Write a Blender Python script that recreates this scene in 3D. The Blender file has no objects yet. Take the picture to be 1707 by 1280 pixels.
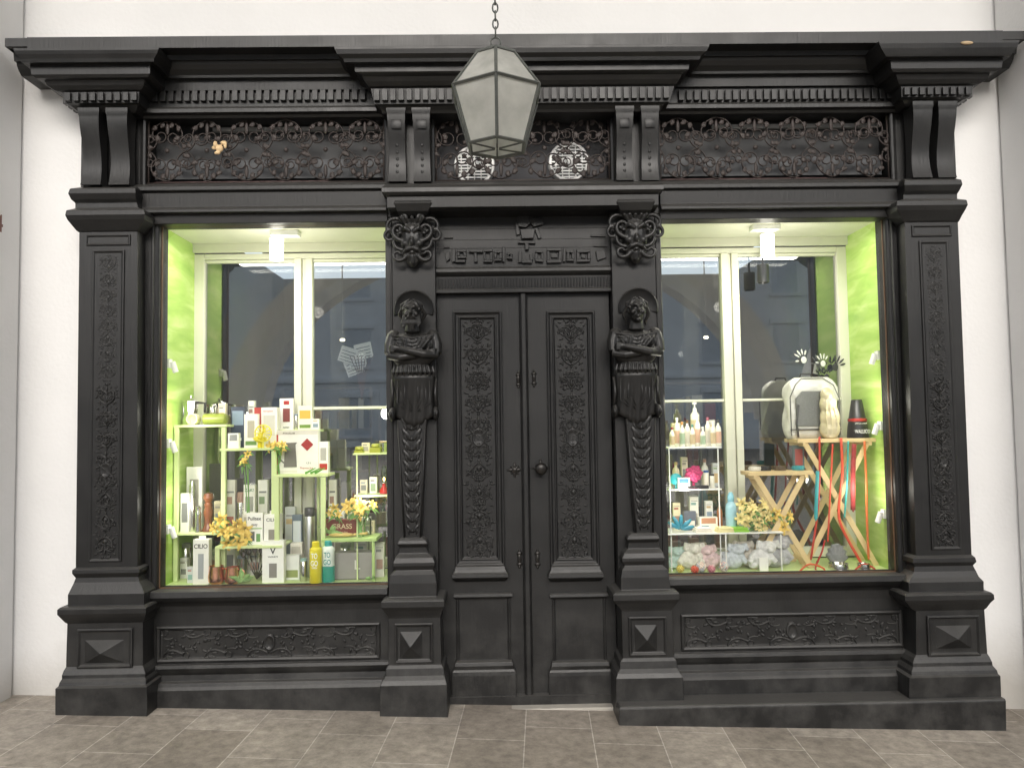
import bpy, math, random
from mathutils import Vector, Matrix
random.seed(4)
R=random.Random(11)
SC=bpy.context.scene
COL=SC.collection
SC.view_settings.view_transform='Standard'
SC.view_settings.look='None'
SC.view_settings.exposure=0
# ------------------------------------------------------------------ camera
F=1290.0
CAM=Vector((-0.12,-4.3,1.6))
psi,phi,th=math.radians(0.9),math.radians(2.9),math.radians(0.85)
fw=Vector((math.sin(psi)*math.cos(phi),math.cos(psi)*math.cos(phi),math.sin(phi)))
r0=Vector((math.cos(psi),-math.sin(psi),0))
u0=r0.cross(fw)
rt=r0*math.cos(th)-u0*math.sin(th)
up=u0*math.cos(th)+r0*math.sin(th)
cd=bpy.data.cameras.new('camera'); cam=bpy.data.objects.new('camera',cd); COL.objects.link(cam)
cam.matrix_world=Matrix(((rt.x,up.x,-fw.x,CAM.x),(rt.y,up.y,-fw.y,CAM.y),(rt.z,up.z,-fw.z,CAM.z),(0,0,0,1)))
cd.sensor_width=36; cd.lens=36*F/1707; cd.clip_end=600
SC.camera=cam
def W(px,py,y=0.0):
    "survey measurement: place on the vertical plane y, in metres"
    d=fw+rt*((px-853.5)/F)+up*((640-py)/F)
    t=(y-CAM.y)/d.y
    return CAM+d*t
def X(px,py,y=0.0): return W(px,py,y).x
def Z(px,py,y=0.0): return W(px,py,y).z
# ------------------------------------------------------------------ materials
def C(h):
    h=h.lstrip('#')
    o=[]
    for i in (0,2,4):
        c=int(h[i:i+2],16)/255
        o.append(c/12.92 if c<=0.04045 else ((c+0.055)/1.055)**2.4)
    return tuple(o)
_mc={}
def nodes(name):
    m=bpy.data.materials.new(name); m.use_nodes=True
    nt=m.node_tree; nt.nodes.clear()
    return m,nt,nt.nodes,nt.links
def mk(name,col,rough=.5,var=.12,scale=25,bump=0.0,metal=0,emit=0,stretch=(1,1,1),coat=0,sub=0):
    if name in _mc: return _mc[name]
    m,nt,N,L=nodes(name)
    out=N.new('ShaderNodeOutputMaterial'); b=N.new('ShaderNodeBsdfPrincipled')
    g=N.new('ShaderNodeNewGeometry'); mp=N.new('ShaderNodeMapping'); mp.inputs['Scale'].default_value=stretch
    L.new(g.outputs['Position'],mp.inputs['Vector'])
    n=N.new('ShaderNodeTexNoise'); n.inputs['Scale'].default_value=scale; n.inputs['Detail'].default_value=5
    L.new(mp.outputs[0],n.inputs['Vector'])
    mx=N.new('ShaderNodeMix'); mx.data_type='RGBA'
    mx.inputs[6].default_value=(*[c*(1-var) for c in col],1)
    mx.inputs[7].default_value=(*[min(1,c*(1+var)) for c in col],1)
    L.new(n.outputs[0],mx.inputs[0]); L.new(mx.outputs[2],b.inputs['Base Color'])
    b.inputs['Roughness'].default_value=rough; b.inputs['Metallic'].default_value=metal
    if coat: b.inputs['Coat Weight'].default_value=coat
    if bump:
        bp=N.new('ShaderNodeBump'); bp.inputs['Strength'].default_value=bump; bp.inputs['Distance'].default_value=.01
        L.new(n.outputs[0],bp.inputs['Height']); L.new(bp.outputs[0],b.inputs['Normal'])
    if emit:
        L.new(mx.outputs[2],b.inputs['Emission Color']); b.inputs['Emission Strength'].default_value=emit
    L.new(b.outputs[0],out.inputs[0])
    _mc[name]=m
    return m
def cm(h,rough=.45,metal=0):
    return mk('surface_%s_%d_%d'%(h.strip('#'),int(rough*100),int(metal*100)),C(h),rough,.08,30,metal=metal)
def black_wood(name='black_painted_wood',base=(.0080,.0079,.0078),dust_sheen=(.060,.058,.054),rs=.34):
    m,nt,N,L=nodes(name)
    out=N.new('ShaderNodeOutputMaterial'); b=N.new('ShaderNodeBsdfPrincipled')
    g=N.new('ShaderNodeNewGeometry'); mp=N.new('ShaderNodeMapping'); mp.inputs['Scale'].default_value=(1,1,.10)
    L.new(g.outputs['Position'],mp.inputs['Vector'])
    n=N.new('ShaderNodeTexNoise'); n.inputs['Scale'].default_value=80; n.inputs['Detail'].default_value=7; L.new(mp.outputs[0],n.inputs['Vector'])
    n2=N.new('ShaderNodeTexNoise'); n2.inputs['Scale'].default_value=5; n2.inputs['Detail'].default_value=9; n2.inputs['Roughness'].default_value=.7
    L.new(g.outputs['Position'],n2.inputs['Vector'])
    sep=N.new('ShaderNodeSeparateXYZ'); L.new(g.outputs['Normal'],sep.inputs[0])
    sp=N.new('ShaderNodeSeparateXYZ'); L.new(g.outputs['Position'],sp.inputs[0])
    upm=N.new('ShaderNodeMapRange'); upm.inputs[1].default_value=.25; upm.inputs[2].default_value=1; upm.inputs[3].default_value=0; upm.inputs[4].default_value=.8  # upward faces greyed: dust, plus sheen put into the colour
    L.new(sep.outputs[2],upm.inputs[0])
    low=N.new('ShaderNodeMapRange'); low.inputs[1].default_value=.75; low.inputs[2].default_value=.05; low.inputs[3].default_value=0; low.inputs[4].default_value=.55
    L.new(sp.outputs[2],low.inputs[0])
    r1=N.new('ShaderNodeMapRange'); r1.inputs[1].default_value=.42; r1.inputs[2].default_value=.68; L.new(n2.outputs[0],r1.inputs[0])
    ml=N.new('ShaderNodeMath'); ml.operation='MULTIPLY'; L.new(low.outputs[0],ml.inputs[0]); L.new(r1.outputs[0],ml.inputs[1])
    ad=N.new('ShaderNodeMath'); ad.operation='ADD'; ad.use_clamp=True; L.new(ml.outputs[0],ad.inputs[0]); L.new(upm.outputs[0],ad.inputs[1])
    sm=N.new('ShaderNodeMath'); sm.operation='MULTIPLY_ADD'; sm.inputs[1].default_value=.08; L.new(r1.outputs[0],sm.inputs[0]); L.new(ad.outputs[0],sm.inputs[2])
    mx=N.new('ShaderNodeMix'); mx.data_type='RGBA'; mx.inputs[6].default_value=(*base,1); mx.inputs[7].default_value=(*dust_sheen,1)
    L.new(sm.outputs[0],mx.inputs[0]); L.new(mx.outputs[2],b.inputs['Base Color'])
    rr=N.new('ShaderNodeMapRange'); rr.inputs[3].default_value=rs-.10; rr.inputs[4].default_value=rs+.28; L.new(n2.outputs[0],rr.inputs[0]); L.new(rr.outputs[0],b.inputs['Roughness'])
    b.inputs['Specular IOR Level'].default_value=.42
    bp=N.new('ShaderNodeBump'); bp.inputs['Strength'].default_value=.35; bp.inputs['Distance'].default_value=.003
    L.new(n.outputs[0],bp.inputs['Height']); L.new(bp.outputs[0],b.inputs['Normal'])
    L.new(b.outputs[0],out.inputs[0])
    return m
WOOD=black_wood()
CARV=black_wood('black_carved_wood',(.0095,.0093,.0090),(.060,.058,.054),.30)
def glass(name,extra=.05,tint=(.95,.97,.96)):
    m,nt,N,L=nodes(name)
    out=N.new('ShaderNodeOutputMaterial'); t=N.new('ShaderNodeBsdfTransparent'); t.inputs[0].default_value=(*tint,1)
    gl=N.new('ShaderNodeBsdfGlossy'); gl.inputs['Roughness'].default_value=.012
    fr=N.new('ShaderNodeFresnel'); fr.inputs[0].default_value=1.5
    a=N.new('ShaderNodeMath'); a.operation='ADD'; a.inputs[1].default_value=extra; a.use_clamp=True; L.new(fr.outputs[0],a.inputs[0])
    n=N.new('ShaderNodeTexNoise'); n.inputs['Scale'].default_value=1.3
    bp=N.new('ShaderNodeBump'); bp.inputs['Strength'].default_value=.04; L.new(n.outputs[0],bp.inputs['Height']); L.new(bp.outputs[0],gl.inputs['Normal'])
    mx=N.new('ShaderNodeMixShader'); L.new(a.outputs[0],mx.inputs[0]); L.new(t.outputs[0],mx.inputs[1]); L.new(gl.outputs[0],mx.inputs[2]); L.new(mx.outputs[0],out.inputs[0])
    return m
GLASS=glass('window_glass',.035); GLASS2=glass('casement_glass',.36,(.80,.84,.86)); GLASS3=glass('small_glass',.05,(.85,.9,.88))
def plaster(name,col,grime=True):
    m,nt,N,L=nodes(name)
    out=N.new('ShaderNodeOutputMaterial'); b=N.new('ShaderNodeBsdfPrincipled'); b.inputs['Roughness'].default_value=.85
    g=N.new('ShaderNodeNewGeometry')
    n=N.new('ShaderNodeTexNoise'); n.inputs['Scale'].default_value=1.6; n.inputs['Detail'].default_value=8; n.inputs['Roughness'].default_value=.6; L.new(g.outputs['Position'],n.inputs['Vector'])
    n2=N.new('ShaderNodeTexNoise'); n2.inputs['Scale'].default_value=45; n2.inputs['Detail'].default_value=4; L.new(g.outputs['Position'],n2.inputs['Vector'])
    mx=N.new('ShaderNodeMix'); mx.data_type='RGBA'; mx.inputs[6].default_value=(*[c*.84 for c in col],1); mx.inputs[7].default_value=(*col,1); L.new(n.outputs[0],mx.inputs[0])
    last=mx.outputs[2]
    if grime:
        sp=N.new('ShaderNodeSeparateXYZ'); L.new(g.outputs['Position'],sp.inputs[0])
        ad=N.new('ShaderNodeMath'); ad.operation='MULTIPLY_ADD'; ad.inputs[1].default_value=-.5; L.new(n.outputs[0],ad.inputs[0]); L.new(sp.outputs[2],ad.inputs[2])
        mr=N.new('ShaderNodeMapRange'); mr.inputs[1].default_value=-.15; mr.inputs[2].default_value=.2; mr.inputs[3].default_value=.6; mr.inputs[4].default_value=0; L.new(ad.outputs[0],mr.inputs[0])
        m2=N.new('ShaderNodeMix'); m2.data_type='RGBA'; m2.inputs[7].default_value=(.3,.27,.22,1); L.new(mr.outputs[0],m2.inputs[0]); L.new(last,m2.inputs[6]); last=m2.outputs[2]
    L.new(last,b.inputs['Base Color'])
    bp=N.new('ShaderNodeBump'); bp.inputs['Strength'].default_value=.2; bp.inputs['Distance'].default_value=.01; L.new(n2.outputs[0],bp.inputs['Height']); L.new(bp.outputs[0],b.inputs['Normal'])
    L.new(b.outputs[0],out.inputs[0]); return m
PLAST=plaster('white_plaster',(.77,.765,.755)); CEIL=plaster('vault_plaster',(.80,.79,.76),False)
def flag():
    m,nt,N,L=nodes('stone_flags')
    out=N.new('ShaderNodeOutputMaterial'); b=N.new('ShaderNodeBsdfPrincipled')
    g=N.new('ShaderNodeNewGeometry'); mp=N.new('ShaderNodeMapping'); mp.inputs['Rotation'].default_value=(0,0,math.radians(93)); L.new(g.outputs['Position'],mp.inputs['Vector'])
    br=N.new('ShaderNodeTexBrick'); br.inputs['Scale'].default_value=1; br.inputs['Brick Width'].default_value=.47; br.inputs['Row Height'].default_value=.335
    br.inputs['Mortar Size'].default_value=.0034; br.inputs['Mortar Smooth'].default_value=.4; br.offset=.37
    br.inputs['Color1'].default_value=(.235,.205,.17,1); br.inputs['Color2'].default_value=(.33,.295,.25,1); br.inputs['Mortar'].default_value=(.45,.41,.36,1)
    L.new(mp.outputs[0],br.inputs['Vector'])
    n=N.new('ShaderNodeTexNoise'); n.inputs['Scale'].default_value=16; n.inputs['Detail'].default_value=10; n.inputs['Roughness'].default_value=.75; L.new(g.outputs['Position'],n.inputs['Vector'])
    n2=N.new('ShaderNodeTexNoise'); n2.inputs['Scale'].default_value=1.5; n2.inputs['Detail'].default_value=5; L.new(g.outputs['Position'],n2.inputs['Vector'])
    mr=N.new('ShaderNodeMapRange'); mr.inputs[1].default_value=.3; mr.inputs[2].default_value=.7; mr.inputs[3].default_value=.55; mr.inputs[4].default_value=1.35; L.new(n.outputs[0],mr.inputs[0])
    mr2=N.new('ShaderNodeMapRange'); mr2.inputs[1].default_value=.3; mr2.inputs[2].default_value=.7; mr2.inputs[3].default_value=.8; mr2.inputs[4].default_value=1.15; L.new(n2.outputs[0],mr2.inputs[0])
    mm=N.new('ShaderNodeMath'); mm.operation='MULTIPLY'; L.new(mr.outputs[0],mm.inputs[0]); L.new(mr2.outputs[0],mm.inputs[1])
    vm=N.new('ShaderNodeVectorMath'); vm.operation='SCALE'; L.new(br.outputs[0],vm.inputs[0]); L.new(mm.outputs[0],vm.inputs['Scale'])
    L.new(vm.outputs[0],b.inputs['Base Color']); b.inputs['Roughness'].default_value=.62
    bp=N.new('ShaderNodeBump'); bp.inputs['Strength'].default_value=.6; bp.inputs['Distance'].default_value=.006
    ms=N.new('ShaderNodeMath'); ms.operation='MULTIPLY_ADD'; ms.inputs[1].default_value=-.5; L.new(br.outputs['Fac'],ms.inputs[0]); L.new(n.outputs[0],ms.inputs[2]); L.new(ms.outputs[0],bp.inputs['Height'])
    L.new(bp.outputs[0],b.inputs['Normal']); L.new(b.outputs[0],out.inputs[0]); return m
FLAG=flag()
def greenmat():
    m,nt,N,L=nodes('lime_marbled_paper')
    out=N.new('ShaderNodeOutputMaterial'); b=N.new('ShaderNodeBsdfPrincipled'); b.inputs['Roughness'].default_value=.6
    g=N.new('ShaderNodeNewGeometry'); mp=N.new('ShaderNodeMapping'); mp.inputs['Scale'].default_value=(1.4,1.4,7); L.new(g.outputs['Position'],mp.inputs['Vector'])
    n=N.new('ShaderNodeTexNoise'); n.inputs['Scale'].default_value=1.9; n.inputs['Detail'].default_value=6; n.inputs['Distortion'].default_value=.6; L.new(mp.outputs[0],n.inputs['Vector'])
    cr=N.new('ShaderNodeValToRGB'); e=cr.color_ramp.elements; e[0].position=.30; e[0].color=(.30,.50,.09,1); e[1].position=.72; e[1].color=(.62,.75,.30,1)
    x=cr.color_ramp.elements.new(.5); x.color=(.42,.61,.14,1); L.new(n.outputs[0],cr.inputs[0]); L.new(cr.outputs[0],b.inputs['Base Color']); L.new(b.outputs[0],out.inputs[0]); return m
GREEN=greenmat()
CREAM=mk('cream_paint',(.70,.69,.58),.45,.06,12); PALEG=mk('pale_green_paint',(.66,.76,.38),.5,.08,18)
WHITE=mk('white_enamel',(.8,.8,.78),.35,.04,10); IRON=mk('rusted_iron',(.026,.018,.015),.6,.5,22,.2)
STEEL=mk('brushed_steel',(.62,.61,.59),.22,.08,60,metal=1); COPPER=mk('copper',(.85,.42,.28),.22,.1,50,metal=1)
PINE=mk('pine_slats',(.70,.53,.28),.5,.14,18,.1,stretch=(1,1,.2)); DARK=mk('dark_interior',(.06,.06,.065),.7,.3,3)
FRAMEM=mk('lantern_iron',(.075,.08,.072),.5,.3,40,.1)
# ------------------------------------------------------------------ mesh builder
class MB:
    def __init__(s): s.v=[]; s.f=[]; s.mi=[]; s.cur=0
    def add(s,vs,fs):
        o=len(s.v); s.v+=[tuple(v) for v in vs]
        for f in fs: s.f.append(tuple(i+o for i in f)); s.mi.append(s.cur)
    def box(s,x0,x1,y0,y1,z0,z1):
        s.add([(x0,y0,z0),(x1,y0,z0),(x1,y1,z0),(x0,y1,z0),(x0,y0,z1),(x1,y0,z1),(x1,y1,z1),(x0,y1,z1)],
              [(0,3,2,1),(4,5,6,7),(0,1,5,4),(1,2,6,5),(2,3,7,6),(3,0,4,7)])
    def pbox(s,a,b,c,d,yf,yb):
        "a..b horizontally, c..d vertically as surveyed at depth yf"
        my=(c+d)/2; mx=(a+b)/2
        s.box(X(a,my,yf),X(b,my,yf),yf,yb,Z(mx,d,yf),Z(mx,c,yf))
    def rings(s,rg,cap0=True,cap1=True,close=True):
        n=len(rg[0]); vs=[p for r in rg for p in r]; fs=[]
        for i in range(len(rg)-1):
            for j in range(n if close else n-1):
                k=(j+1)%n
                fs.append((i*n+j,i*n+k,(i+1)*n+k,(i+1)*n+j))
        if cap0: fs.append(tuple(range(n)))
        if cap1: fs.append(tuple(range((len(rg)-1)*n,len(rg)*n)))
        s.add(vs,fs)
    def stack(s,lv,yb):
        rg=[]
        for (a,b,p,yf) in lv:
            z=Z((a+b)/2,p,yf); x0=X(a,p,yf); x1=X(b,p,yf)
            rg.append([(x0,yb,z),(x0,yf,z),(x1,yf,z),(x1,yb,z)])
        s.rings(rg)
    def long(s,a,b,lv,yb):
        "horizontal moulding of constant world ends"
        x0=X(a,lv[0][0],0); x1=X(b,lv[0][0],0)
        rg=[]
        for (p,yf) in lv:
            z=Z((a+b)/2,p,yf); rg.append([(x0,yb,z),(x0,yf,z),(x1,yf,z),(x1,yb,z)])
        s.rings(rg)
    def panel(s,x0,x1,z0,z1,pr,cap=True):
        rg=[[(x0+i,y,z0+i),(x1-i,y,z0+i),(x1-i,y,z1-i),(x0+i,y,z1-i)] for (i,y) in pr]
        s.rings(rg,False,cap)
    def pyramid(s,x0,x1,z0,z1,y,h):
        cx,cz=(x0+x1)/2,(z0+z1)/2
        s.add([(x0,y,z0),(x1,y,z0),(x1,y,z1),(x0,y,z1),(cx,y-h,cz)],[(0,1,4),(1,2,4),(2,3,4),(3,0,4)])
    def tube(s,pts,rad,n=6,sq=(1,1)):
        pts=[Vector(p) for p in pts]; m=len(pts); rg=[]
        prev=None
        for i,p in enumerate(pts):
            t=(pts[min(i+1,m-1)]-pts[max(i-1,0)])
            if t.length<1e-9: t=Vector((0,0,1))
            t.normalize()
            ref=prev if prev is not None else (Vector((0,1,0)) if abs(t.y)<.9 else Vector((1,0,0)))
            a=(ref-t*ref.dot(t)); 
            if a.length<1e-6: a=t.orthogonal()
            a.normalize(); b=t.cross(a); prev=a
            r=rad[i] if isinstance(rad,(list,tuple)) else rad
            rg.append([p+a*(math.cos(2*math.pi*k/n)*r*sq[0])+b*(math.sin(2*math.pi*k/n)*r*sq[1]) for k in range(n)])
        s.rings(rg)
    def strap(s,pts,r,y,h):
        "half-round carved ridge lying on a vertical board at depth y; pts are (x,z)"
        m=len(pts); rg=[]
        for i,(x,z) in enumerate(pts):
            a=pts[max(i-1,0)]; b=pts[min(i+1,m-1)]
            tx,tz=b[0]-a[0],b[1]-a[1]; l=math.hypot(tx,tz) or 1; nx,nz=-tz/l,tx/l
            rr=r[i] if isinstance(r,(list,tuple)) else r
            hh=h*(rr/(max(r) if isinstance(r,(list,tuple)) else r))**.5
            rg.append([(x+nx*rr,y,z+nz*rr),(x+nx*rr*.6,y-hh*.8,z+nz*rr*.6),(x,y-hh,z),(x-nx*rr*.6,y-hh*.8,z-nz*rr*.6),(x-nx*rr,y,z-nz*rr)])
        s.rings(rg,True,True,False)
    def ell(s,c,r,seg=10,rn=6,rot=None):
        vs=[];fs=[]
        c=Vector(c); M=rot or Matrix.Identity(3)
        for i in range(1,rn):
            a=math.pi*i/rn
            for j in range(seg):
                b=2*math.pi*j/seg
                vs.append(c+M@Vector((r[0]*math.sin(a)*math.cos(b),r[1]*math.sin(a)*math.sin(b),r[2]*math.cos(a))))
        t=len(vs); vs+= [c+M@Vector((0,0,r[2])),c-M@Vector((0,0,r[2]))]
        for i in range(rn-2):
            for j in range(seg):
                k=(j+1)%seg; fs.append((i*seg+j,(i+1)*seg+j,(i+1)*seg+k,i*seg+k))
        for j in range(seg):
            k=(j+1)%seg; fs.append((t,j,k)); fs.append((t+1,(rn-2)*seg+k,(rn-2)*seg+j))
        s.add(vs,fs)
    def leaf(s,x,z,y,ang,l,w,h):
        M=Matrix.Rotation(-ang,3,'Y')
        s.ell((x+math.cos(ang)*l/2,y,z+math.sin(ang)*l/2),(l/2,h,w/2),8,6,M)
    def lathe(s,cx,cy,z0,pr,n=20):
        s.rings([[(cx+r*math.cos(2*math.pi*k/n),cy+r*math.sin(2*math.pi*k/n),z0+z) for k in range(n)] for (r,z) in pr])
    def prism(s,poly,y0,y1):
        s.rings([[(x,y0,z) for x,z in poly],[(x,y1,z) for x,z in poly]])
WL={}
def props(o,label=None,cat=None,group=None,kind=None):
    if label: o['label']=label
    if cat: o['category']=cat
    if group: o['group']=group
    if kind: o['kind']=kind
def thing(name,loc,label,cat,group=None,kind=None):
    e=bpy.data.objects.new(name,None); COL.objects.link(e); e.empty_display_size=.1
    e.location=loc; WL[e.name]=Vector(loc); props(e,label,cat,group,kind); return e
def sub(name,loc,parent):
    P=bpy.data.objects.new(name,None); COL.objects.link(P); P.parent=parent; loc=Vector(loc); P.location=loc-WL[parent.name]; WL[P.name]=loc; return P
def fin(mb,name,mats,parent=None,smooth=False,bevel=0,label=None,cat=None,group=None,kind=None,remesh=0,recalc=True,origin=None):
    import bmesh
    if not isinstance(mats,(list,tuple)): mats=[mats]
    xs=[v[0] for v in mb.v]; ys=[v[1] for v in mb.v]; zs=[v[2] for v in mb.v]
    o=Vector(origin) if origin else Vector(((min(xs)+max(xs))/2,(min(ys)+max(ys))/2,min(zs)))
    me=bpy.data.meshes.new(name)
    me.from_pydata([(v[0]-o.x,v[1]-o.y,v[2]-o.z) for v in mb.v],[],mb.f)
    for m in mats: me.materials.append(m)
    for p,i in zip(me.polygons,mb.mi): p.material_index=i
    if recalc:
        bm=bmesh.new(); bm.from_mesh(me); bmesh.ops.recalc_face_normals(bm,faces=bm.faces); bm.to_mesh(me); bm.free()
    ob=bpy.data.objects.new(name,me); COL.objects.link(ob)
    if remesh:
        md=ob.modifiers.new('r','REMESH'); md.mode='VOXEL'; md.voxel_size=remesh; md.use_smooth_shade=True
        sm=ob.modifiers.new('s','SMOOTH'); sm.factor=.5; sm.iterations=1
        dg=bpy.context.evaluated_depsgraph_get(); nm=bpy.data.meshes.new_from_object(ob.evaluated_get(dg))
        ob.modifiers.clear(); ob.data=nm; nm.name=name
        for p in nm.polygons: p.use_smooth=True
        if not nm.materials: nm.materials.append(mats[0])
    elif smooth:
        for p in me.polygons: p.use_smooth=True
        if smooth!='full':
            try: me.set_sharp_from_angle(angle=math.radians(40))
            except Exception: pass
    if bevel:
        b=ob.modifiers.new('bevel','BEVEL'); b.width=bevel; b.segments=2; b.limit_method='ANGLE'; b.angle_limit=math.radians(35)
    if parent:
        ob.parent=parent; ob.location=o-WL[parent.name]
    else: ob.location=o
    WL[ob.name]=o
    props(ob,label,cat,group,kind)
    return ob
def text(s,h,pos,mat,parent,maxw=None,side=False,name='lettering'):
    cu=bpy.data.curves.new('t','FONT'); cu.body=s; cu.size=1; cu.extrude=.02; cu.align_x='CENTER'; cu.align_y='CENTER'; cu.offset=.012
    to=bpy.data.objects.new('t',cu); COL.objects.link(to)
    dg=bpy.context.evaluated_depsgraph_get(); me=bpy.data.meshes.new_from_object(to.evaluated_get(dg)); bpy.data.objects.remove(to)
    xs=[v.co.x for v in me.vertices]; ys=[v.co.y for v in me.vertices]
    hh=(max(ys)-min(ys)) or 1; ww=(max(xs)-min(xs)) or 1; k=h/hh
    kx=min(k,(maxw/ww) if maxw else k); cx=(max(xs)+min(xs))/2; cy=(max(ys)+min(ys))/2
    for v in me.vertices:
        a,b,c=(v.co.x-cx)*kx,(v.co.y-cy)*k,v.co.z*k*.3
        v.co=(c,a,b) if side else (a,-c,b)
    me.materials.clear(); me.materials.append(mat)
    o=bpy.data.objects.new(name,me); COL.objects.link(o); o.parent=parent; o.location=Vector(pos)-WL[parent.name]; WL[o.name]=Vector(pos)
    return o
def curl(x,z,a,L,k0,k1,n=22,p=1.0,sg=1):
    pts=[(x,z)]; ds=L/n; cx=x
    for i in range(n):
        k=k0+(k1-k0)*((i+.5)/n)**p; a+=k*ds
        x+=math.cos(a)*ds; z+=math.sin(a)*ds; pts.append((x,z))
    if sg<0: pts=[(2*cx-q[0],q[1]) for q in pts]
    return pts
def taper(n,a,b): return [a+(b-a)*i/(n-1) for i in range(n)]
def clampx(pts,x0,x1,z0,z1): return [(min(max(q[0],x0),x1),min(max(q[1],z0),z1)) for q in pts]
# ------------------------------------------------------------------ arabesques (low relief)
def arab_v(mb,x0,x1,z0,z1,y,h=.009,r=.006,oval=True):
    cx=(x0+x1)/2; w=(x1-x0)/2*.98; U=w*1.45
    mid=(z0+z1)/2; n=max(2,int((z1-z0)/2/U)); U=(z1-z0)/2/n
    rl=random.Random(7)
    for half in (1,-1):
        for i in range(n):
            zb=i*U; var=i%3
            def T(pts): return clampx([(q[0],mid+half*(q[1])) for q in pts],x0,x1,z0,z1)
            lv=[(rl.uniform(.12,.97),rl.uniform(0,1),rl.uniform(-40,130),rl.uniform(.18,.30)) for _ in range(12)]
            for sg in (1,-1):
                p=curl(cx,zb+U*.05,math.radians(18+12*var),w*3.0,.55/w,5.8/w,30,1.2,sg); mb.strap(T(p),taper(len(p),r,r*.5),y,h)
                e=p[-1]; mb.ell((T([e])[0][0],y,T([e])[0][1]),(r*1.4,h*1.1,r*1.4),8,4)
                p=curl(cx,zb+U*.50,math.radians(72-18*var),w*2.0,-.9/w,-7/w,24,1.0,sg); mb.strap(T(p),taper(len(p),r*.8,r*.45),y,h*.9)
                e=p[-1]; mb.ell((T([e])[0][0],y,T([e])[0][1]),(r*1.2,h,r*1.2),8,4)
                p=curl(cx+sg*w*.85,zb+U*.35,math.radians(100) ,w*1.1,2/w,9/w,16,1.0,1)
                if sg<0: p=[(2*(cx-w*.85)-q[0],q[1]) for q in p]
                mb.strap(T(p),taper(len(p),r*.7,r*.4),y,h*.7)
                for (dx,dz,an,l) in [(.55,.18,-20,.34),(.80,.45,60,.30),(.42,.62,110,.27),(.72,.82,20,.28),(.2,.3,70,.27)]+lv:
                    a=math.radians(an)*half
                    aa=a if sg>0 else math.pi-a
                    mb.leaf(cx+sg*dx*w*.86,mid+half*(zb+dz*U),y,aa,l*w,.12*w,h*.75)
            mb.leaf(cx,mid+half*(zb+U*.12),y,math.pi/2*half,U*.36,w*.22,h*1.1)
            mb.leaf(cx,mid+half*(zb+U*.58),y,math.pi/2*half,U*.32,w*.15,h)
            for s2 in (-1,1): mb.leaf(cx,mid+half*(zb+U*.15),y,(math.pi/2-s2*.5)*half,U*.26,w*.12,h*.9)
            mb.ell((cx,y,mid+half*(zb+U*.98)),(w*.10,h,w*.10),8,4)
    if oval:
        n_=24; rg=[[(cx+w*.42*k_*math.cos(2*math.pi*t/n_),yy_,mid+w*.60*k_*math.sin(2*math.pi*t/n_)) for t in range(n_)] for k_,yy_ in ((1.05,y),(1,y-h*.9),(.86,y-h*1.0),(.80,y-h*.6),(.3,y-h*.9))]
        mb.rings(rg,False,True)
def arab_h(mb,x0,x1,z0,z1,y,h=.009,r=.006):
    cz=(z0+z1)/2; H=(z1-z0)/2*.94; cx=(x0+x1)/2; n=max(2,round((x1-x0)/2/(H*1.75))); U=(x1-x0)/2/n
    rl=random.Random(5)
    for half in (1,-1):
        for i in range(n):
            s=1 if i%2 else -1
            def T(pts): return clampx([(cx+half*q[0],cz+s*q[1]) for q in pts],x0,x1,z0,z1)
            p=curl(i*U+H*.1,H*.8,math.radians(-35),H*5.4,.25/H,4.9/H,34,1.1); mb.strap(T(p),taper(len(p),r*1.1,r*.5),y,h)
            e=T([p[-1]])[0]; mb.ell((e[0],y,e[1]),(r*1.8,h*1.1,r*1.8),8,4)
            p=curl(i*U+H*.9,-H*.45,math.radians(20),H*2.4,-.3/H,-5.5/H,24); mb.strap(T(p),taper(len(p),r*.8,r*.4),y,h*.8)
            for (dx,dz,an,l) in [(.2,-.6,200,.5),(.45,.85,10,.5),(.75,.4,70,.4),(.95,-.8,-10,.5),(.6,-.2,120,.35),(.1,.1,100,.4)]+[(rl.random(),rl.uniform(-.9,.9),rl.uniform(0,360),rl.uniform(.25,.4)) for _ in range(8)]:
                a=math.radians(an); a=a*s; a=a if half>0 else math.pi-a
                mb.leaf(cx+half*(i*U+dx*U),cz+s*dz*H*.8,y,a,l*H,.18*H,h*.8)
    n_=24; mb.rings([[(cx+H*.42*k_*math.cos(2*math.pi*t/n_),yy_,cz+H*.6*k_*math.sin(2*math.pi*t/n_)) for t in range(n_)] for k_,yy_ in ((1.05,y),(1,y-h),(.8,y-h*1.1),(.75,y-h*.6),(.2,y-h*.8))],False,True)

# ------------------------------------------------------------------ setting
zgL=Z(92,1194,-.25); zgR=Z(1678,1217,-.26); xL=X(92,1194,-.25); xR=X(1678,1217,-.26)
sl=(zgR-zgL)/(xR-xL)
def zg(x): x=max(-7,min(7,x)); return zgL+sl*(x-xL)
g=MB(); cols=[-200,-7,-2,2,7,200]; vs=[];fs=[]
for y in (-200,-30,-6,.6): 
    for x in cols: vs.append((x,y,zg(x)))
nc=len(cols)
for j in range(3):
    for i in range(nc-1): fs.append((j*nc+i,j*nc+i+1,(j+1)*nc+i+1,(j+1)*nc+i))
g.add(vs,fs); fin(g,'pavement',FLAG,kind='structure')
yw=.05
xw0=X(33,640,yw); xw1=X(1683,640,yw); ztop=4.15
w=MB()
ol=X(236,640,.05); orr=X(1508,640,.05); zc=Z(850,185,.05)
w.box(-9,ol,yw,yw+.7,-.6,ztop+.4); w.box(orr,9,yw,yw+.7,-.6,ztop+.4); w.box(ol,orr,yw,yw+.7,zc+.02,ztop+.4)
fin(w,'building_wall',PLAST,label='white plastered arcade wall around the black shopfront',cat='wall')
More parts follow.
